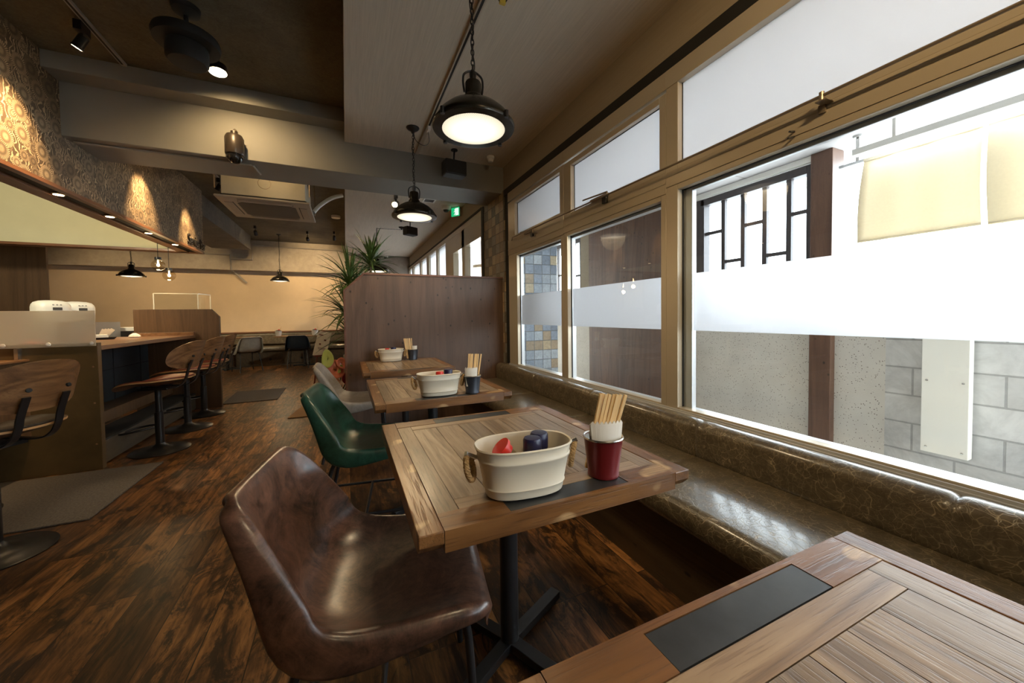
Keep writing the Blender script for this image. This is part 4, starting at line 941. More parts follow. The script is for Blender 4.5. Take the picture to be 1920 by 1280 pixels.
# ================================================================== BAR STOOLS
def make_stool(label, loc, rz, seat_mat, zs=0.0, scale=1.0):
    """faces +x; the back rest is behind at -x"""
    t = thing('bar_stool', label, 'bar stool', loc, rz, 'curved plywood bar stools')
    MB().lathe([(0.205, 0.0), (0.208, 0.006), (0.200, 0.012), (0.12, 0.022), (0.06, 0.036), (0.036, 0.056), (0.030, 0.07)], n=48).build('base', 'black', t, True)
    MB().lathe([(0.031, 0.06), (0.031, 0.34), (0.024, 0.345), (0.024, 0.545+zs)], n=24).build('column', 'black', t, True)
    MB().tube(smooth_path([(0.02, 0.03, 0.215), (0.10, 0.10, 0.205), (0.20, 0.12, 0.19), (0.255, 0.07, 0.182), (0.262, 0.0, 0.18), (0.255, -0.07, 0.182), (0.20, -0.12, 0.19), (0.10, -0.10, 0.205), (0.02, -0.03, 0.215)], 4), 0.0095, 10).build('foot_ring', 'black', t, True)
    MB().box(-0.11, 0.11, -0.07, 0.07, 0.545+zs, 0.562+zs).build('seat_plate', 'black', t)
    Z = 0.60+zs
    def seatpt(u, v, dz=0.0, k=1.0):
        # u along depth, v across
        x = (0.275 if u > 0 else 0.245)*u*k; y = 0.225*v*k
        z = Z-0.015+0.045*abs(v)**2.2*(1-0.4*max(u, 0))+0.055*max(0, -u)**2+(0.005*u if u < 0 else -0.045*u**3)
        return Vector((x, y, z+dz))
    def disk(dz, k, nr=6, na=36, dome=0.0):
        rows = []
        for i in range(nr+1):
            r = max(i/nr, 0.02); row = []
            for j in range(na):
                a = 2*PI*j/na; c, s_ = math.cos(a), math.sin(a); q = (abs(c)**2.7+abs(s_)**2.7)**(-1/2.7)
                row.append(seatpt(r*c*q, r*s_*q, dz+dome*(1-r**3), k))
            rows.append(row)
        return rows
    for nm, mt, lo, hi, k0, dome in (('seat_shell', ['ply', 'plyedge'], 0.0, 0.011, 1.0, 0.0), ('seat_pad', [seat_mat], 0.0115, 0.020, 0.95, 0.022)):
        m = MB(); A = disk(hi, k0, dome=dome); B = disk(lo, k0)
        m.grid(A, closed=True); m.grid(B, closed=True); m.grid([A[-1], B[-1]], mi=len(mt)-1, closed=True)
        m.build(nm, mt, t, True)
    # curved back
    def backpt(v, w_, dr=0.0, k=1.0):
        a = v*k*0.98; R = 0.245+dr
        x = -0.10-R*math.cos(a)+0.03; y = R*math.sin(a)*1.02
        hgt = 0.122*k
        z = Z+0.235+w_*hgt+0.012*math.cos(a*2)
        x -= 0.10*(w_*hgt)/0.11*0.35
        return Vector((x, y, z))
    def plate(dr, k, nr=5, na=40, dome=0.0):
        rows = []
        for i in range(nr+1):
            r = max(i/nr, 0.02); row = []
            for j in range(na):
                a = 2*PI*j/na; c, s_ = math.cos(a), math.sin(a); q = (abs(c)**2.6+abs(s_)**2.6)**(-1/2.6)
                row.append(backpt(r*c*q, r*s_*q*(1.0-0.12*(abs(r*c*q)**2)), dr-dome*(1-r**3), k))
            rows.append(row)
        return rows
    for nm, mt, lo, hi, k0, dome in (('backrest', ['ply', 'plyedge'], 0.0, -0.011, 1.0, 0.0), ('back_pad', [seat_mat], -0.0115, -0.020, 0.93, 0.016)):
        m = MB(); A = plate(hi, k0, dome=dome); B = plate(lo, k0)
        m.grid(A, closed=True); m.grid(B, closed=True); m.grid([A[-1], B[-1]], mi=len(mt)-1, closed=True)
        m.build(nm, mt, t, True)
    for sy in (-1, 1):
        pts = smooth_path([(0.02, 0.07*sy, Z-0.030), (-0.16, 0.075*sy, Z-0.035), (-0.235, 0.075*sy, Z-0.005), (-0.268, 0.075*sy, Z+0.05), (-0.283, 0.075*sy, Z+0.11), (-0.318, 0.075*sy, Z+0.20)], 5)
        m = MB()
        for a, b in zip(pts, pts[1:]): m.bar(a, b+(b-a)*0.12, 0.030, 0.007, upv=(0, 0, 1) if abs((b-a).normalized().z) < 0.8 else (1, 0, 0))
        m.build('back_bracket', 'black', t)
        for dz in (0.165, 0.235): MB().lathe([(0.010, -0.005), (0.010, 0.004), (0.0, 0.006)], (-0.281-(dz-0.135)*0.5, 0.075*sy, Z+dz), 12, axis=(-1, 0.25*sy, 0.3)).build('bolt', 'blackm', t)
    return t
S1 = make_stool('oxblood leather stool with walnut back, nearest of those along the bar', (-1.53, 4.25, 0), math.radians(166), 'oxblood')
S2 = dup(S1, (-1.56, 4.98, 0), math.radians(166), 'walnut backed stool in the middle of the row along the bar')
S3 = dup(S1, (-1.60, 5.62, 0), math.radians(168), 'walnut backed stool beside the walnut wing panel')
S0 = make_stool('dark leather stool with walnut back standing by the grey mat', (-1.61, 2.68, 0), math.radians(154), 'darkleather')

# ================================================================== MATS
def mat(label, pts, m_, h=0.010):
    o = MB().prism([(x, y, 0.001) for x, y in pts], (0, 0, h)).build('floor_mat', m_, None, bevel=0.003); return tag(o, label, 'mat', 'felt floor mats')
mat('grey felt mat in front of the counter end', [(-2.28, 2.93), (-1.385, 2.93), (-1.375, 3.86), (-2.28, 3.86)], 'mat')
mat('dark grey felt mat beyond the bar near the far tables', [(-1.56, 6.15), (-0.92, 6.15), (-0.93, 7.1), (-1.60, 7.1)], 'mat')
mat('brown felt mat between the bar and the plant', [(-0.64, 4.91), (-0.12, 4.91), (-0.08, 5.83), (-0.50, 5.83)], 'matbrown')

# ================================================================== CEILING THINGS
def track_spot(label, loc, aim, track_z, energy, size=34, s=1.0, grp='track spotlights', hot='spothot', lightoff=0.0):
    """loc: lamp head centre"""
    t = thing('track_spotlight', label, 'spotlight', loc, 0, grp)
    d = (Vector(aim)-Vector(loc)).normalized()
    MB().lathe([(0.030*s, -0.06*s), (0.034*s, -0.055*s), (0.036*s, 0.035*s), (0.040*s, 0.04*s), (0.040*s, 0.05*s), (0.0, 0.046*s)], n=22, axis=d).build('lamp_head', 'black', t, True)
    MB().lathe([(0.030*s, 0.0505*s), (0.0, 0.052*s)], n=20, axis=d).build('lens', hot, t)
    zt = track_z-loc[2]
    off = -d*0.03*s
    m = MB(); m.bar((off.x, off.y, 0), (off.x, off.y, zt-0.055), 0.014, 0.014); m.box(off.x-0.02, off.x+0.02, off.y-0.05, off.y+0.05, zt-0.06, zt-0.0005); m.build('mount', 'black', t)
    spot(Vector(loc)+d*0.06*s, aim, energy, size*1.12, 1.0, 0.02)
    return t
t = thing('lighting_track', 'black lighting track on the dark ceiling before the cross beam', 'lighting track', (-1.495, 0, DZ))
MB().box(-0.016, 0.016, YB, 3.83, -0.022, -0.0005).build('rail', 'pipe', t, bevel=0.001); MB().box(-0.006, 0.006, YB, 3.8, -0.0235, -0.022).build('slot', 'blackm', t)
track_spot('small black spotlight on the dark ceiling track aimed at the wallpaper', (-1.54, 3.40, 2.97), (FX, 3.52, 2.3), DZ-0.022, 150, 54, 0.8)
t = thing('lighting_track', 'black lighting track behind the cross beam over the bar', 'lighting track', (-1.56, 0, DZ))
MB().box(-0.016, 0.016, 4.56, 7.4, -0.022, -0.0005).build('rail', 'pipe', t, bevel=0.001)
track_spot('black spotlight behind the beam washing the middle of the fascia', (-1.56, 5.15, 2.97), (FX, 5.25, 2.3), DZ-0.022, 150, 52, 0.8)
track_spot('black spotlight beside the air conditioner washing the end of the fascia', (-1.56, 6.35, 2.97), (FX, 6.5, 2.25), DZ-0.022, 130, 48, 0.8)
track_spot('black spotlight on the window ceiling track behind the camera', (0.73, -0.55, 2.72), (1.72, 0.9, 1.9), CZ-0.022, 62, 70, 1.0)
track_spot('black spotlight on the woven ceiling track, aimed along the transom', (0.73, -0.95, 2.72), (1.72, 2.2, 2.0), CZ-0.022, 34, 46, 1.0)
# ceiling circulation fans: canopy, rod, disc and motor drum
def fan_unit(label, loc, s=1.0, lampdir=None):
    t = thing('ceiling_fan_motor', label, 'ceiling fan', loc, 0, 'black ceiling fan units'); t.scale = (s, s, s)
    MB().lathe([(0.075, 0.0), (0.070, -0.03), (0.02, -0.055)][::-1], n=28).build('canopy', 'blackm', t, True)
    MB().lathe([(0.014, -0.18), (0.014, -0.04)], n=12).build('rod', 'black', t, True)
    MB().lathe([(0.02, -0.165), (0.10, -0.170), (0.165, -0.182), (0.172, -0.205), (0.165, -0.235), (0.10, -0.242)][::-1], n=40).build('disc_housing', 'blackm', t, True)
    MB().lathe([(0.105, -0.24), (0.108, -0.25), (0.108, -0.33), (0.095, -0.345), (0.0, -0.35)][::-1], n=36).build('motor_drum', 'blackm', t, True)
    return t
fan_unit('black ceiling fan motor hanging before the cross beam', (-0.87, 3.0, DZ), 1.0)
fan_unit('black ceiling fan motor hanging behind the air conditioner', (-0.63, 7.3, DZ), 0.80)
t = thing('spotlight', 'round glowing spotlight beside the fan motor before the beam', 'spotlight', (-0.83, 3.47, 3.0))
d = Vector((0.05, -0.10, -1)).normalized()
MB().lathe([(0.045, -0.06), (0.058, -0.05), (0.062, 0.0)], n=26, axis=d).build('lamp_head', 'black', t, True)
MB().lathe([(0.055, 0.0), (0.0, 0.008)], n=26, axis=d).build('lens', 'spothot', t); MB().lathe([(0.012, 0), (0.012, 0.10)], (0, 0, 0.01), 10).build('stem', 'black', t)
spot((-0.83, 3.47, 2.98), (-0.75, 4.02, 2.2), 30, 140, 0.8)
track_spot('small spotlight with its beam on the bulkhead above the far wall', (-0.75, 9.6, 2.95), (-0.75, 11.05, 2.55), DZ, 60, 70, 0.9, hot='spothot')
track_spot('dazzling spotlight behind the beam turned towards the camera', (0.675, 5.45, 2.74), (0.3, 4.3, 2.2), CZ, 14, 70, 1.2)
for (x_, y_, e_, s_) in ((-3.2, 9.3, 60, 75), (-1.7, 9.4, 66, 75), (-0.2, 9.4, 50, 75), (-4.6, 9.3, 50, 80)):
    track_spot({-3.2: 'small spotlight over the far tables hidden behind the fascia', -1.7: 'small spotlight over the far tables beside the concrete beam', -0.2: 'small spotlight over the far tables beside the lowered ceiling', -4.6: 'small spotlight over the far tables behind the walnut column'}[x_], (x_, y_, 2.97), (x_, YF, 1.55), DZ, e_, s_, 0.9, hot='spothot')
# cassette air conditioner
t = thing('cassette_air_conditioner', 'square ceiling cassette air conditioner hanging behind the beam', 'air conditioner', (-0.84, 5.62, 2.53))
m = MB(); m.box(-0.475, 0.475, -0.475, 0.475, 0, 0.028); m.build('face_panel', speckled('grey_beige_plastic', (0.34, 0.30, 0.25), 0.5, 0.04, 3, 0), t, bevel=0.012, seg=3)
MB().prism([(-0.25, -0.30, -0.004), (0.25, -0.30, -0.004), (0.30, -0.25, -0.004), (0.30, 0.25, -0.004), (0.25, 0.30, -0.004), (-0.25, 0.30, -0.004), (-0.30, 0.25, -0.004), (-0.30, -0.25, -0.004)], (0, 0, 0.005)).build('intake_grille', 'darkgrille', t)
for k in range(4):
    a = PI/2*k; c, s_ = math.cos(a), math.sin(a)
    def R2(x, y): return (x*c-y*s_, x*s_+y*c)
    m = MB(); pts = [R2(*p) for p in ((-0.27, -0.425), (0.27, -0.425), (0.27, -0.345), (-0.27, -0.345))]; m.prism([(x, y, -0.006) for x, y in pts], (0, 0, 0.006)); f_ = m.build('louvre', speckled('louvre_plastic', (0.30, 0.26, 0.22), 0.5, 0.04, 3, 0), t, bevel=0.002)
    m = MB(); pts = [R2(*p) for p in ((-0.285, -0.345), (0.285, -0.345), (0.285, -0.335), (-0.285, -0.335))]; m.prism([(x, y, -0.002) for x, y in pts], (0, 0, 0.003)); m.build('air_slot', 'blackm', t)
MB().box(-0.42, 0.42, -0.40, 0.42, 0.06, 0.36).build('casing', 'galv', t, bevel=0.004); MB().box(-0.43, 0.43, -0.39, 0.43, 0.028, 0.06).build('seal_strip', 'blackm', t)
m = MB(); m.tube([Vector((0.13*math.cos(a)*0.5, -0.401, 0.22+0.065*math.sin(a))) for a in [2*PI*k/24 for k in range(24)]], 0.003, 6, closed=True); m.build('knockout', 'rod', t, True)
for sx in (-1, 1):
    for sy in (-1, 1): MB().lathe([(0.006, 0.10), (0.006, 0.579)], (0.47*sx, 0.44*sy, 0), 8).build('threaded_rod', 'rod', t)
MB().tube(smooth_path([(0.475, 0.10, 0.06), (0.56, 0.15, 0.18), (0.70, 0.18, 0.30), (0.84, 0.2, 0.36)]), 0.026, 12).build('drain_hose', 'white', t, True)
point((-0.75, 4.80, 2.86), 3.0, 0.05)
# dome camera on the beam face
t = thing('dome_camera', 'bullet shaped dome camera hanging from the cross beam', 'camera', (-0.845, 3.945, 0))
MB().lathe([(0.066, 2.575), (0.070, 2.58), (0.070, 2.715), (0.058, 2.742), (0.026, 2.752), (0.026, 2.775), (0.0, 2.78)], n=32).build('housing', flat('brown_grey_housing', (0.055, 0.042, 0.032), 0.35, 0.3), t, True)
MB().lathe([(0.0, 2.50), (0.03, 2.507), (0.052, 2.53), (0.060, 2.56), (0.060, 2.575)], n=28).build('glass_dome', flat('black_gloss_dome', (0.01, 0.01, 0.012), 0.06), t, True)
MB().tube([(0, 0.0, 2.775), (0, 0.03, 2.80), (0, 0.084, 2.80)], 0.012).build('arm', 'rod', t, True)
m = MB(); m.tube([(-0.75, 4.12, 2.568), (-1.5, 4.12, 2.568), (-1.93, 4.12, 2.568)], 0.009); m.tube([(-0.75, 4.12, 2.568), (-0.73, 4.35, 2.568)], 0.009)
tag(m.build('cable_conduit', 'pipe', None, True), 'thin conduit along the underside of the cross beam', 'conduit')
# speakers, detectors, camera domes, exit sign
def speaker(label, loc, rz, tz):
    t = thing('wall_speaker', label, 'speaker', loc, rz, 'black box speakers')
    m = MB(); m.box(-0.115, 0.115, -0.07, 0.07, -0.075, 0.075); m.build('cabinet', 'blackm', t, bevel=0.014, seg=3)
    MB().box(-0.105, 0.105, -0.076, -0.07, -0.065, 0.065).build('grille', 'black', t, bevel=0.002)
    MB().tube([(0, 0.0, 0.07), (0, 0, 0.105), (0.01, 0.01, tz-loc[2]-0.008)], 0.010, 8).lathe([(0.035, -0.010), (0.035, -0.0005)], (0.01, 0.01, tz-loc[2]), 20).build('bracket', 'black', t, True); return t
speaker('black box speaker hanging under the woven ceiling by the beam', (1.06, 3.78, 2.675), 0.1, CZ)
s2 = speaker('black box speaker hanging behind the beam over the partition', (1.10, 6.9, 2.70), 0.5, CZ)
t = thing('smoke_detector', 'small white detector on the woven ceiling near the window', 'detector', (1.475, 3.80, CZ)); MB().lathe([(0.0, -0.062), (0.022, -0.058), (0.030, -0.045), (0.032, -0.030), (0.040, -0.025), (0.040, 0.0)], n=28).build('detector_body', 'white', t, True)
t = thing('smoke_detector', 'flat round detector on the dark ceiling beyond the fan motor', 'detector', (-0.13, 7.9, DZ)); MB().lathe([(0.075, -0.045), (0.08, -0.04), (0.08, 0.0)], n=28).build('detector_body', 'white', t, True)
for i, (x_, y_) in enumerate(((1.48, 5.78), (1.05, 10.9))):
    t = thing('dome_camera', ['white ceiling camera with black eye beside the exit sign', 'white ceiling camera with black eye at the far bulkhead'][i], 'camera', (x_, y_, CZ))
    MB().lathe([(0.055, -0.055), (0.07, -0.045), (0.072, 0.0)], n=28).build('collar', 'white', t, True); MB().lathe([(0, -0.092), (0.03, -0.085), (0.048, -0.056)], n=24).build('eye', 'black', t, True)
t = thing('ceiling_vent', 'small square white vent on the woven ceiling behind the beam', 'vent', (1.17, 5.55, CZ)); m = MB(); frame_dummy = None
m.box(-0.09, 0.09, -0.09, -0.07, -0.012, 0); m.box(-0.09, 0.09, 0.07, 0.09, -0.012, 0); m.box(-0.09, -0.07, -0.07, 0.07, -0.012, 0); m.box(0.07, 0.09, -0.07, 0.07, -0.012, 0); m.build('frame', 'white', t); MB().box(-0.07, 0.07, -0.07, 0.07, -0.006, -0.001).build('grille', 'darkgrille', t)
t = thing('exit_sign', 'green and white running man exit sign under the woven ceiling', 'exit sign', (1.63, 5.72, 2.80), -0.95)
MB().box(-0.10, 0.06, 0.0, 0.04, -0.07, 0.07).build('case', 'white', t, bevel=0.003); MB().box(-0.10, 0.06, -0.004, 0.0, -0.068, 0.068).build('face', 'green', t)
MB().box(-0.02, 0.045, -0.006, -0.004, -0.055, 0.055).build('doorway_symbol', 'exitwhite', t)
m = MB(); m.lathe([(0.010, 0), (0, 0.001)], (-0.025, -0.006, 0.035), 12, axis=(0, -1, 0)); m.bar((-0.025, -0.007, 0.022), (-0.015, -0.007, -0.012), 0.016, 0.002, upv=(0, 1, 0)); m.bar((-0.015, -0.007, -0.012), (-0.045, -0.007, -0.05), 0.008, 0.002, upv=(0, 1, 0)); m.bar((-0.015, -0.007, -0.012), (0.012, -0.007, -0.04), 0.008, 0.002, upv=(0, 1, 0)); m.bar((-0.05, -0.007, 0.0), (0.005, -0.007, 0.018), 0.007, 0.002, upv=(0, 1, 0)); m.build('running_figure', 'exitwhite', t)
# globe bulbs under the fascia
for i, (y_, zc) in enumerate(((6.23, 1.865), (6.546, 1.765))):
    t = thing('globe_pendant', ['clear glass globe bulb hanging higher under the bar fascia', 'clear glass globe bulb hanging lower beside the letters'][i], 'pendant bulb', (-2.19, y_, zc), 0, 'clear globe bulbs at the bar')
    MB().lathe([(0.0, -0.075), (0.03, -0.068), (0.058, -0.045), (0.072, -0.012), (0.068, 0.022), (0.045, 0.052), (0.024, 0.064)], n=28).build('globe', 'bottle', t, True)
    MB().lathe([(0.026, 0.060), (0.034, 0.064), (0.034, 0.098), (0.0, 0.10)], n=22).build('socket', 'black', t, True)
    MB().lathe([(0.0, -0.022), (0.013, -0.014), (0.016, 0.0), (0.008, 0.018), (0.006, 0.055)], n=14).build('filament_lamp', 'bulbhot', t, True)
    MB().tube([(0, 0, 0.10), (0, 0, HB-zc-0.003)], 0.0035, 8).build('cord', 'black', t)
    point((-2.19, y_, zc-0.12), 3.0, 0.04)
# conduits on the far bulkhead
m = MB()
m.tube([(-5.0, 11.03, 2.76), (-2.54, 11.03, 2.72), (-2.52, 11.03, 2.36), (-2.50, 11.20, 2.32), (-2.25, 11.22, 2.06)], 0.022, 8)
m.tube([(-2.52, 11.02, 2.62), (-2.08, 11.02, 2.62), (-2.07, 11.02, 2.98), (0.0, 11.02, 2.96)], 0.020, 8)
tag(m.build('wall_conduit', 'pipe', None, True), 'grey conduit stepping down across the patterned bulkhead', 'conduit')
m = MB(); m.tube([(0.04, 10.98, 2.86), (1.70, 10.98, 2.86)], 0.014, 8); tag(m.build('wall_conduit', 'pipe', None, True), 'thin rail under the lowered ceiling at the far end', 'rail')

# ================================================================== FAR SEATING
fb = thing('far_bench', 'long dark bench along the sand coloured far wall', 'bench', (0, 0, 0))
MB().box(XL+0.01, 1.0, 10.72, YF-0.002, 0.0, 0.36).build('bench_base', 'benchfront', fb)
MB().box(XL+0.01, 1.0, 10.60, 11.14, 0.365, 0.475).build('seat_cushion', 'bench', fb, bevel=0.04, seg=4)
MB().box(XL+0.01, 1.0, 11.12, YF-0.003, 0.50, 0.79).build('back_cushion', 'bench', fb, bevel=0.04, seg=4)
MB().box(XL+0.01, 1.0, 11.14, YF-0.001, 0.80, 0.83).build('top_rail', 'trimwood_x', fb)
m = MB()
for xx in (-1.92, -1.72, -1.05, -0.84, -0.60): m.lathe([(0.03, 0), (0.03, 0.003)], (xx, 10.72, 0.16), 14, axis=(0, -1, 0))
m.build('knot_hole', 'blackm', fb)
def far_table(label, x0, x1):
    t = thing('bench_table', label, 'table', ((x0+x1)/2, 10.35, 0), 0, 'thin topped tables at the far bench'); hw = (x1-x0)/2
    MB().box(-hw, hw, -0.30, 0.22, 0.715, 0.742).build('tabletop', 'walnut_y', t, bevel=0.003)
    MB().lathe([(0.03, 0.03), (0.03, 0.715)], n=16).build('pedestal', 'black', t); MB().bar((-0.25, 0, 0.02), (0.25, 0, 0.02), 0.05, 0.03).bar((0, -0.22, 0.02), (0, 0.22, 0.02), 0.05, 0.03).build('foot', 'black', t)
far_table('thin topped table at the far bench under the far pendant', -1.53, -0.36)
far_table('thin topped table at the far bench behind the pale grey chair', -3.0, -1.98)
for i, x_ in enumerate((-1.46, -0.70)):
    t = thing('cutlery_bucket', ['small white bucket at the table corner near the navy chair', 'small white bucket beside the palm leaves'][i], 'bucket', (x_, 10.2, 0.743), 0, 'white buckets on the far table')
    MB().lathe([(0.0, 0.004), (0.055, 0.0), (0.075, 0.125), (0.070, 0.125), (0.05, 0.008), (0, 0.008)], n=24).build('bucket_body', 'white', t, True)
    MB().bar((0.0, 0, 0.02), (0.055, 0.01, 0.22), 0.035, 0.006).build('wooden_menu_stick', 'chop', t)
    MB().lathe([(0.055, 0.11), (0.05, 0.135), (0.0, 0.15)], n=18).build('contents', 'darkgrille', t, True); MB().lathe([(0.02, 0.13), (0.018, 0.16), (0, 0.162)], (0.012, -0.02, 0), 12).build('red_cap', 'red', t)
# ================================================================== PLANT, EASEL, FLOWERS
rp_ = random.Random(11)
def leaf_strip(m, base, direction, length, width, droop, seg=7, mi=0):
    d = Vector(direction).normalized(); side = d.cross(Vector((0, 0, 1))); side = (side if side.length > 1e-3 else Vector((1, 0, 0))).normalized()
    p = Vector(base); rows = []; step = length/seg
    for i in range(seg+1):
        tt = i/seg; wv = width*math.sin(PI*min(1, 0.16+tt*0.84))**0.7*(1 if i < seg else 0.02)
        nrm = side.cross(d).normalized()
        rows.append([p-side*wv/2, p-nrm*wv*0.18, p+side*wv/2])
        p = p+d*step; d = (d+Vector((0, 0, -droop*step*(0.5+tt)))).normalized()
    m.grid(rows, mi=mi)
def crown(m, c, n, L, spread=1.0, cut=None):
    for i in range(n):
        az = rp_.uniform(0, 2*PI); el = rp_.uniform(-0.35, 1.35)
        d = Vector((math.cos(az)*math.cos(el), math.sin(az)*math.cos(el), math.sin(el)))
        leaf_strip(m, Vector(c)+d*0.02+Vector((0, 0, rp_.uniform(-0.05, 0.07))), d, L*rp_.uniform(0.6, 1.1), 0.021, rp_.uniform(1.2, 3.2))
pl = thing('dracaena_plant', 'tall spiky leaved potted plant behind the timber partition', 'potted plant', (0.12, 4.72, 0))
MB().lathe([(0.11, 0.0), (0.12, 0.01), (0.16, 0.72), (0.15, 0.72), (0.11, 0.03)], n=28, ).build('planter', 'pot', pl, True)
MB().lathe([(0.0, 0.66), (0.15, 0.66)], n=24).build('soil', 'bark', pl)
crs = [((-0.07, -0.12, 1.53), 0.42), ((0.16, -0.10, 1.76), 0.40), ((-0.10, -0.10, 1.20), 0.46), ((0.0, 0.1, 1.42), 0.38), ((-0.06, 0.0, 0.95), 0.42)]
for (c, L) in crs:
    m = MB(); m.tube(smooth_path([(c[0]*0.3, c[1]*0.3+0.0, 0.66), (c[0]*0.7, c[1]*0.8, 0.66+(c[2]-0.66)*0.5), c]), 0.012, 8); m.build('stem', 'bark', pl, True)
    m = MB(); crown(m, c, 80, L); m.build('leaf_crown', 'leaf', pl, True)
es = thing('menu_easel', 'small red mahogany easel holding a cream menu card', 'easel', (-0.30, 5.5, 0), 0.15)
for a, b in (((-0.14, -0.05, 0), (-0.02, 0.02, 0.98)), ((0.14, -0.05, 0), (0.03, 0.02, 0.98)), ((0.02, 0.25, 0), (0.01, 0.03, 0.95))): MB().bar(a, b, 0.022, 0.018).build('leg', 'mahog', es, bevel=0.002)
MB().bar((-0.10, -0.045, 0.66), (0.10, -0.045, 0.66), 0.03, 0.02).build('ledge', 'mahog', es)
cd_ = MB(); cd_.prism([(-0.085, -0.05, 0.672), (0.075, -0.05, 0.672), (0.075, -0.01, 1.00), (-0.085, -0.01, 1.00)], (0, 0.008, 0))
MN = cd_.build('menu_card', 'card', None); MN.location = (-0.50, 5.48, 0); MN.rotation_euler = (0, 0.25, 0.15); tag(MN, 'cream menu card with red marks propped on the mahogany easel', 'menu card')
m = MB()
for (x_, z_, w_, h_) in ((-0.04, 0.95, 0.05, 0.012), (0.02, 0.89, 0.025, 0.02), (-0.03, 0.83, 0.02, 0.02), (0.0, 0.78, 0.09, 0.006), (0.0, 0.765, 0.08, 0.005), (0.03, 0.70, 0.015, 0.03)):
    yy = -0.05+(z_-0.672)*0.122-0.002; m.box(x_-w_/2, x_+w_/2, yy-0.001, yy+0.0005, z_-h_/2, z_+h_/2)
m.build('printed_mark', 'mahog', MN)
fl = thing('flower_arrangement', 'low arrangement of salmon and lime flowers behind the grey chair', 'flower arrangement', (-0.12, 4.38, 0), 0); fl.scale = (1.1, 1.1, 1.45)
MB().lathe([(0.08, 0), (0.10, 0.01), (0.13, 0.17), (0.12, 0.17), (0.09, 0.02)], n=22).build('basket', 'gold', fl, True)
def petal(m, c, a, b, nrm, mi=0):
    n = 18; R = Vector((0, 0, 1)).rotation_difference(Vector(nrm).normalized()).to_matrix(); rows = []
    for r in (0.05, 0.4, 0.75, 1.0):
        row = []
        for k in range(n):
            t_ = 2*PI*k/n; hx = a*r*math.cos(t_)*(1-0.25*math.sin(t_)); hy = b*r*math.sin(t_)
            row.append(Vector(c)+R @ Vector((hx, hy, 0.16*a*r*r)))
        rows.append(row)
    m.grid(rows, closed=True)
for c, a, b, nrm, mt in (((-0.06, -0.05, 0.50), 0.055, 0.075, (-0.4, -1, 0.5), 'lime'), ((0.0, -0.06, 0.42), 0.085, 0.075, (0.2, -1, 0.6), 'pink'), ((0.06, -0.05, 0.46), 0.05, 0.05, (0.5, -1, 0.8), 'pink'), ((-0.04, -0.09, 0.34), 0.10, 0.045, (0.3, -0.7, 1), 'peach'), ((0.13, -0.02, 0.34), 0.075, 0.06, (0.3, -1, 0.5), 'red')):
    m = MB(); petal(m, c, a, b, nrm); m.build('bloom', mt, fl, True, solid=0.002); m = MB(); m.tube([(c[0]*0.4, c[1]*0.4, 0.12), c], 0.004, 6); m.build('flower_stem', 'leafdark', fl)
m = MB()
for i in range(60):
    az = rp_.uniform(0, 2*PI); el = rp_.uniform(0.0, 1.1); d = (math.cos(az)*math.cos(el), math.sin(az)*math.cos(el), math.sin(el)); leaf_strip(m, (0, 0, 0.15), d, rp_.uniform(0.12, 0.26), 0.035, 2.0, 5)
m.build('foliage', 'leafdark', fl, True)
m = MB()
for i in range(14): petal(m, (rp_.uniform(0.02, 0.12), rp_.uniform(-0.1, 0.0), rp_.uniform(0.38, 0.48)), 0.014, 0.014, (rp_.uniform(-1, 1), -1, 0.5))
m.build('small_blossom', 'lime', fl)

# ================================================================== OUTSIDE
OX = 3.5
struct(box('ground_outside', (1.86, 30, -20, 30, -0.12, -0.05), 'paving'))
struct(box('wall_outer', (OX, OX+0.12, 1.31, 2.87, -0.05, 1.12), 'terrazzo'), 'low pebble dash wall across the porch')
struct(box('wall_outer', (OX, OX+0.12, 4.78, 6.5, -0.05, 1.12), 'terrazzo'), 'low pebble dash wall beyond the timber wall')
struct(box('wall_outer', (OX-0.02, OX+0.12, 2.90, 4.80, -0.05, 2.41), 'outwood'), 'dark knotty timber wall across the porch')
struct(box('wall_outer', (OX, OX+0.15, -4.0, 1.31, -0.05, 1.12), 'blocks'), 'grey concrete block wall across the porch')
struct(box('wall_outer', (OX-0.02, OX+0.10, 4.80, 5.02, 1.12, 2.41), 'uwall'), 'cream strip of wall beside the lattice')
struct(box('post_outer_beam', (OX-0.06, OX+0.10, 1.612, 1.76, -0.05, 2.41), 'outwood', bevel=0.004), 'square dark timber post across the porch')
struct(box('wall_tiled', (1.88, 2.48, 4.10, 4.30, -0.05, 2.41), 'tile_out'), 'outdoor wall end in blue and ochre stone tiles')
struct(box('roof_soffit', (1.86, OX+0.35, -4.0, 6.6, 2.41, 2.60), 'whitewall'), 'white porch soffit outside the windows')
sj = MB()
for yy in (-1.0, 0.1, 1.2, 2.3, 3.4, 4.5): sj.box(1.9, OX, yy-0.003, yy+0.003, 2.408, 2.411)
struct(sj.build('trim_12', 'greyplastic'), 'joints in the porch soffit')
struct(box('trim_13', (OX-0.05, OX+0.0, 1.76, 2.87, 2.36, 2.405), 'white'), 'pale batten above the lattice')
def lattice(label, y0, y1, z0, z1, cols):
    t = thing('lattice_screen', label, 'lattice window', (OX, 0, 0), 0, 'dark timber lattice windows')
    m = MB(); m.box(0, 0.09, y0, y0+0.06, z0, z1); m.box(0, 0.09, y1-0.09, y1, z0, z1); m.box(0, 0.09, y0+0.06, y1-0.05, z1-0.07, z1); m.box(0, 0.09, y0+0.06, y1-0.05, z0, z0+0.05); m.build('outer_frame', 'latwood', t, bevel=0.003)
    n = len(cols); w_ = (y1-0.09-y0-0.0)/n; m = MB()
    for i, zs in enumerate(cols):
        a = y0+w_*i
        if i: m.box(0.02, 0.055, a-0.020, a+0.020, z0+0.05, z1-0.07)
        for zz in zs: m.box(0.025, 0.05, a, a+w_, zz-0.016, zz+0.016)
    m.build('glazing_bar', 'latwood', t)
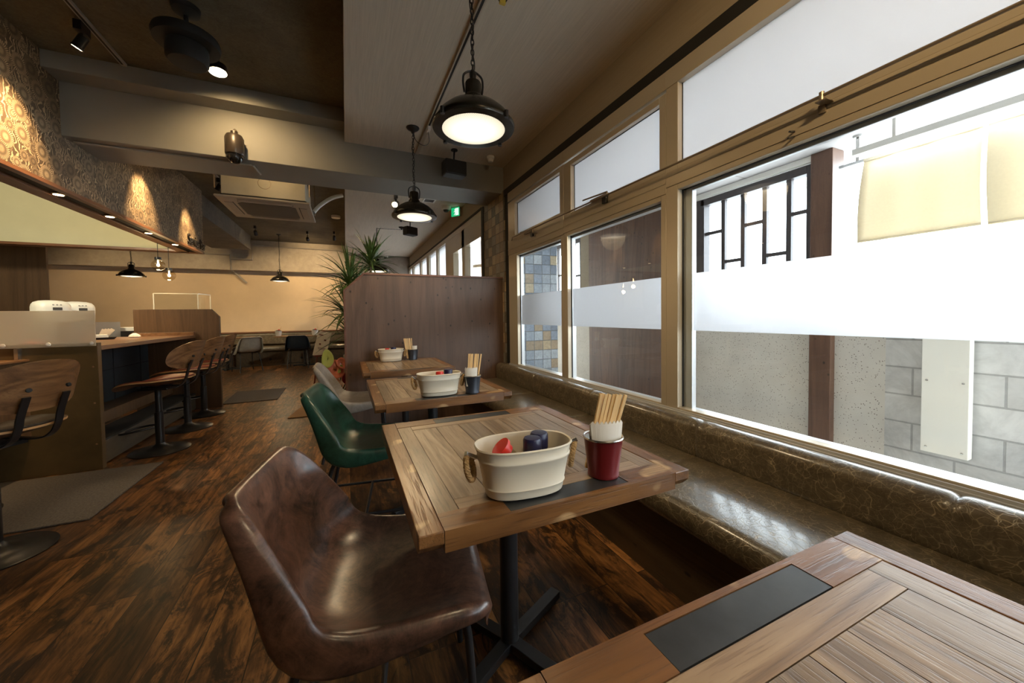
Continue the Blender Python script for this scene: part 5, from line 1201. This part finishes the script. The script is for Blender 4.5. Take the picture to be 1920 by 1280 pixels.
lattice('dark timber lattice window between the post and the timber wall', 1.76, 2.87, 1.12, 2.36, [(1.99,), (1.67,), (1.99,), (1.67,), (1.99,)])
lattice('dark timber lattice window beyond the timber wall', 5.02, 6.4, 1.12, 2.40, [(1.80,), (1.42,), (1.86,), (1.46,), (1.85,)])
t = thing('sign_panel', 'tall blank white acrylic panel fixed to the block wall', 'panel', (OX, 0, 0))
MB().box(-0.09, -0.03, 0.895, 1.10, 0.235, 1.2).build('acrylic_panel', flat('milky_acrylic', (0.92, 0.89, 0.80), 0.3), t, bevel=0.004)
for yy, zz in ((0.92, 1.1), (1.075, 1.1), (0.92, 0.27), (1.075, 0.27), (0.92, 0.7), (1.075, 0.7)):
    MB().lathe([(0.007, 0), (0.006, 0.003), (0, 0.004)], (-0.09, yy, zz), 10, axis=(-1, 0, 0)).build('fixing_screw', 'steel', t)
MB().box(-0.03, -0.001, 0.93, 1.06, 0.4, 1.0).build('backing', 'greyplastic', t)
# cream blinds hanging from a pole under the soffit
pole = thing('blind_pole', 'thin pole on a bracket carrying the cream blinds outdoors', 'pole', (3.40, 0, 2.225))
MB().tube([(0, -3.0, 0), (0, 1.55, 0)], 0.012, 10).build('pole', 'alusilver', pole, True)
for yy in (1.44, 0.3): MB().bar((0, yy, 0), (0, yy, 0.184), 0.02, 0.02).lathe([(0.03, 0.17), (0.03, 0.184)], (0, yy, 0), 12).build('bracket', 'steel', pole)
def blind(label, ya, yb, yc, yd, z1, z0):
    """top edge from ya to yb, bottom from yc to yd"""
    rows = []; n = 12; k = 10
    for j in range(k+1):
        q = j/k; row = []
        for i in range(n+1):
            s_ = i/n; y_ = (ya+(yb-ya)*s_)*(1-q)+(yc+(yd-yc)*s_)*q; row.append(Vector((3.40-0.03*math.sin(q*PI)+0.006*math.sin(s_*17), y_, z1+(z0-z1)*q)))
        rows.append(row)
    t = thing('fabric_blind', label, 'blind', (0, 0, 0), 0, 'cream outdoor blinds')
    MB().grid(rows).build('cloth', 'blind', t, True, solid=0.003)
    MB().bar((3.40, yc, z0), (3.40, yd, z0), 0.014, 0.014).build('hem_bar', 'blind', t); MB().tube([(3.40, ya, z1+0.01), (3.40, yb, z1+0.01)], 0.016, 8).build('top_sleeve', 'blind', t)
blind('cream outdoor blind hanging beside the timber post', 0.862, 1.403, 0.862, 1.436, 2.21, 1.65)
blind('cream outdoor blind cut by the picture edge', -0.9, 0.842, -0.9, 0.837, 2.21, 1.645)
t = thing('fluorescent_batten', 'long white fluorescent batten under the porch soffit', 'light fitting', (3.30, 0.80, 2.25))
MB().box(-0.035, 0.035, -2.6, 0.62, -0.012, 0.03).box(-0.01, 0.01, 0.4, 0.42, 0.03, 0.158).box(-0.01, 0.01, -1.6, -1.58, 0.03, 0.158).build('batten_body', 'white', t, bevel=0.004); MB().tube([(0, -2.5, -0.032), (0, 0.56, -0.032)], 0.015, 12).build('tube', 'tube', t, True)
for i, (x_, y_) in enumerate(((2.6, 6.2), (2.75, 7.7))):
    t = thing('drum_lamp', ['lit drum lamp seen through the clear pane beside the tiled pier', 'lit drum lamp seen through the second clear pane'][i], 'ceiling lamp', (x_, y_, 2.20), 0, 'drum lamps outside')
    MB().lathe([(0.20, 0.0), (0.205, 0.06), (0.0, 0.065)], n=32).build('metal_band', 'rod', t, True); MB().lathe([(0.0, -0.09), (0.15, -0.085), (0.195, -0.06), (0.2, 0.0)], n=32).build('diffuser', 'drumglow', t, True)
    MB().lathe([(0.012, 0.065), (0.012, 0.259)], n=10).build('stem', 'rod', t)
struct(box('roof_soffit', (1.87, 4.2, 6.61, 11.5, 2.41, 2.60), 'whitewall'), 'white soffit outside the far windows')
t = thing('garden_shrub', 'thin green shrub in the bright street beyond the blinds', 'shrub', (5.6, 1.9, -0.05))
m = MB(); m.tube(smooth_path([(0, 0, 0), (0.05, 0, 0.8), (0, 0.05, 1.55)]), 0.02, 6); 
for k in range(5): m.tube([(0, 0.03, 1.0+0.1*k), (0.1*math.cos(k*2), 0.22*math.sin(k*2), 1.35+0.1*k)], 0.008, 5)
m.build('trunk', 'bark', t); m = MB()
for i in range(90):
    az = rp_.uniform(0, 2*PI); r_ = rp_.uniform(0.02, 0.28); c = (r_*math.cos(az), r_*math.sin(az), rp_.uniform(1.25, 1.8)); leaf_strip(m, c, (rp_.uniform(-1, 1), rp_.uniform(-1, 1), rp_.uniform(-0.3, 1)), 0.07, 0.03, 1, 3)
m.build('leaves', 'leaf', t)
t = tag(MB().tube([(5.2, 2.15, -0.05), (5.2, 2.75, 3.2)], 0.05, 10).build('leaning_pipe', 'pipe', None, True), 'pale leaning pole in the bright street beside the post', 'pole')
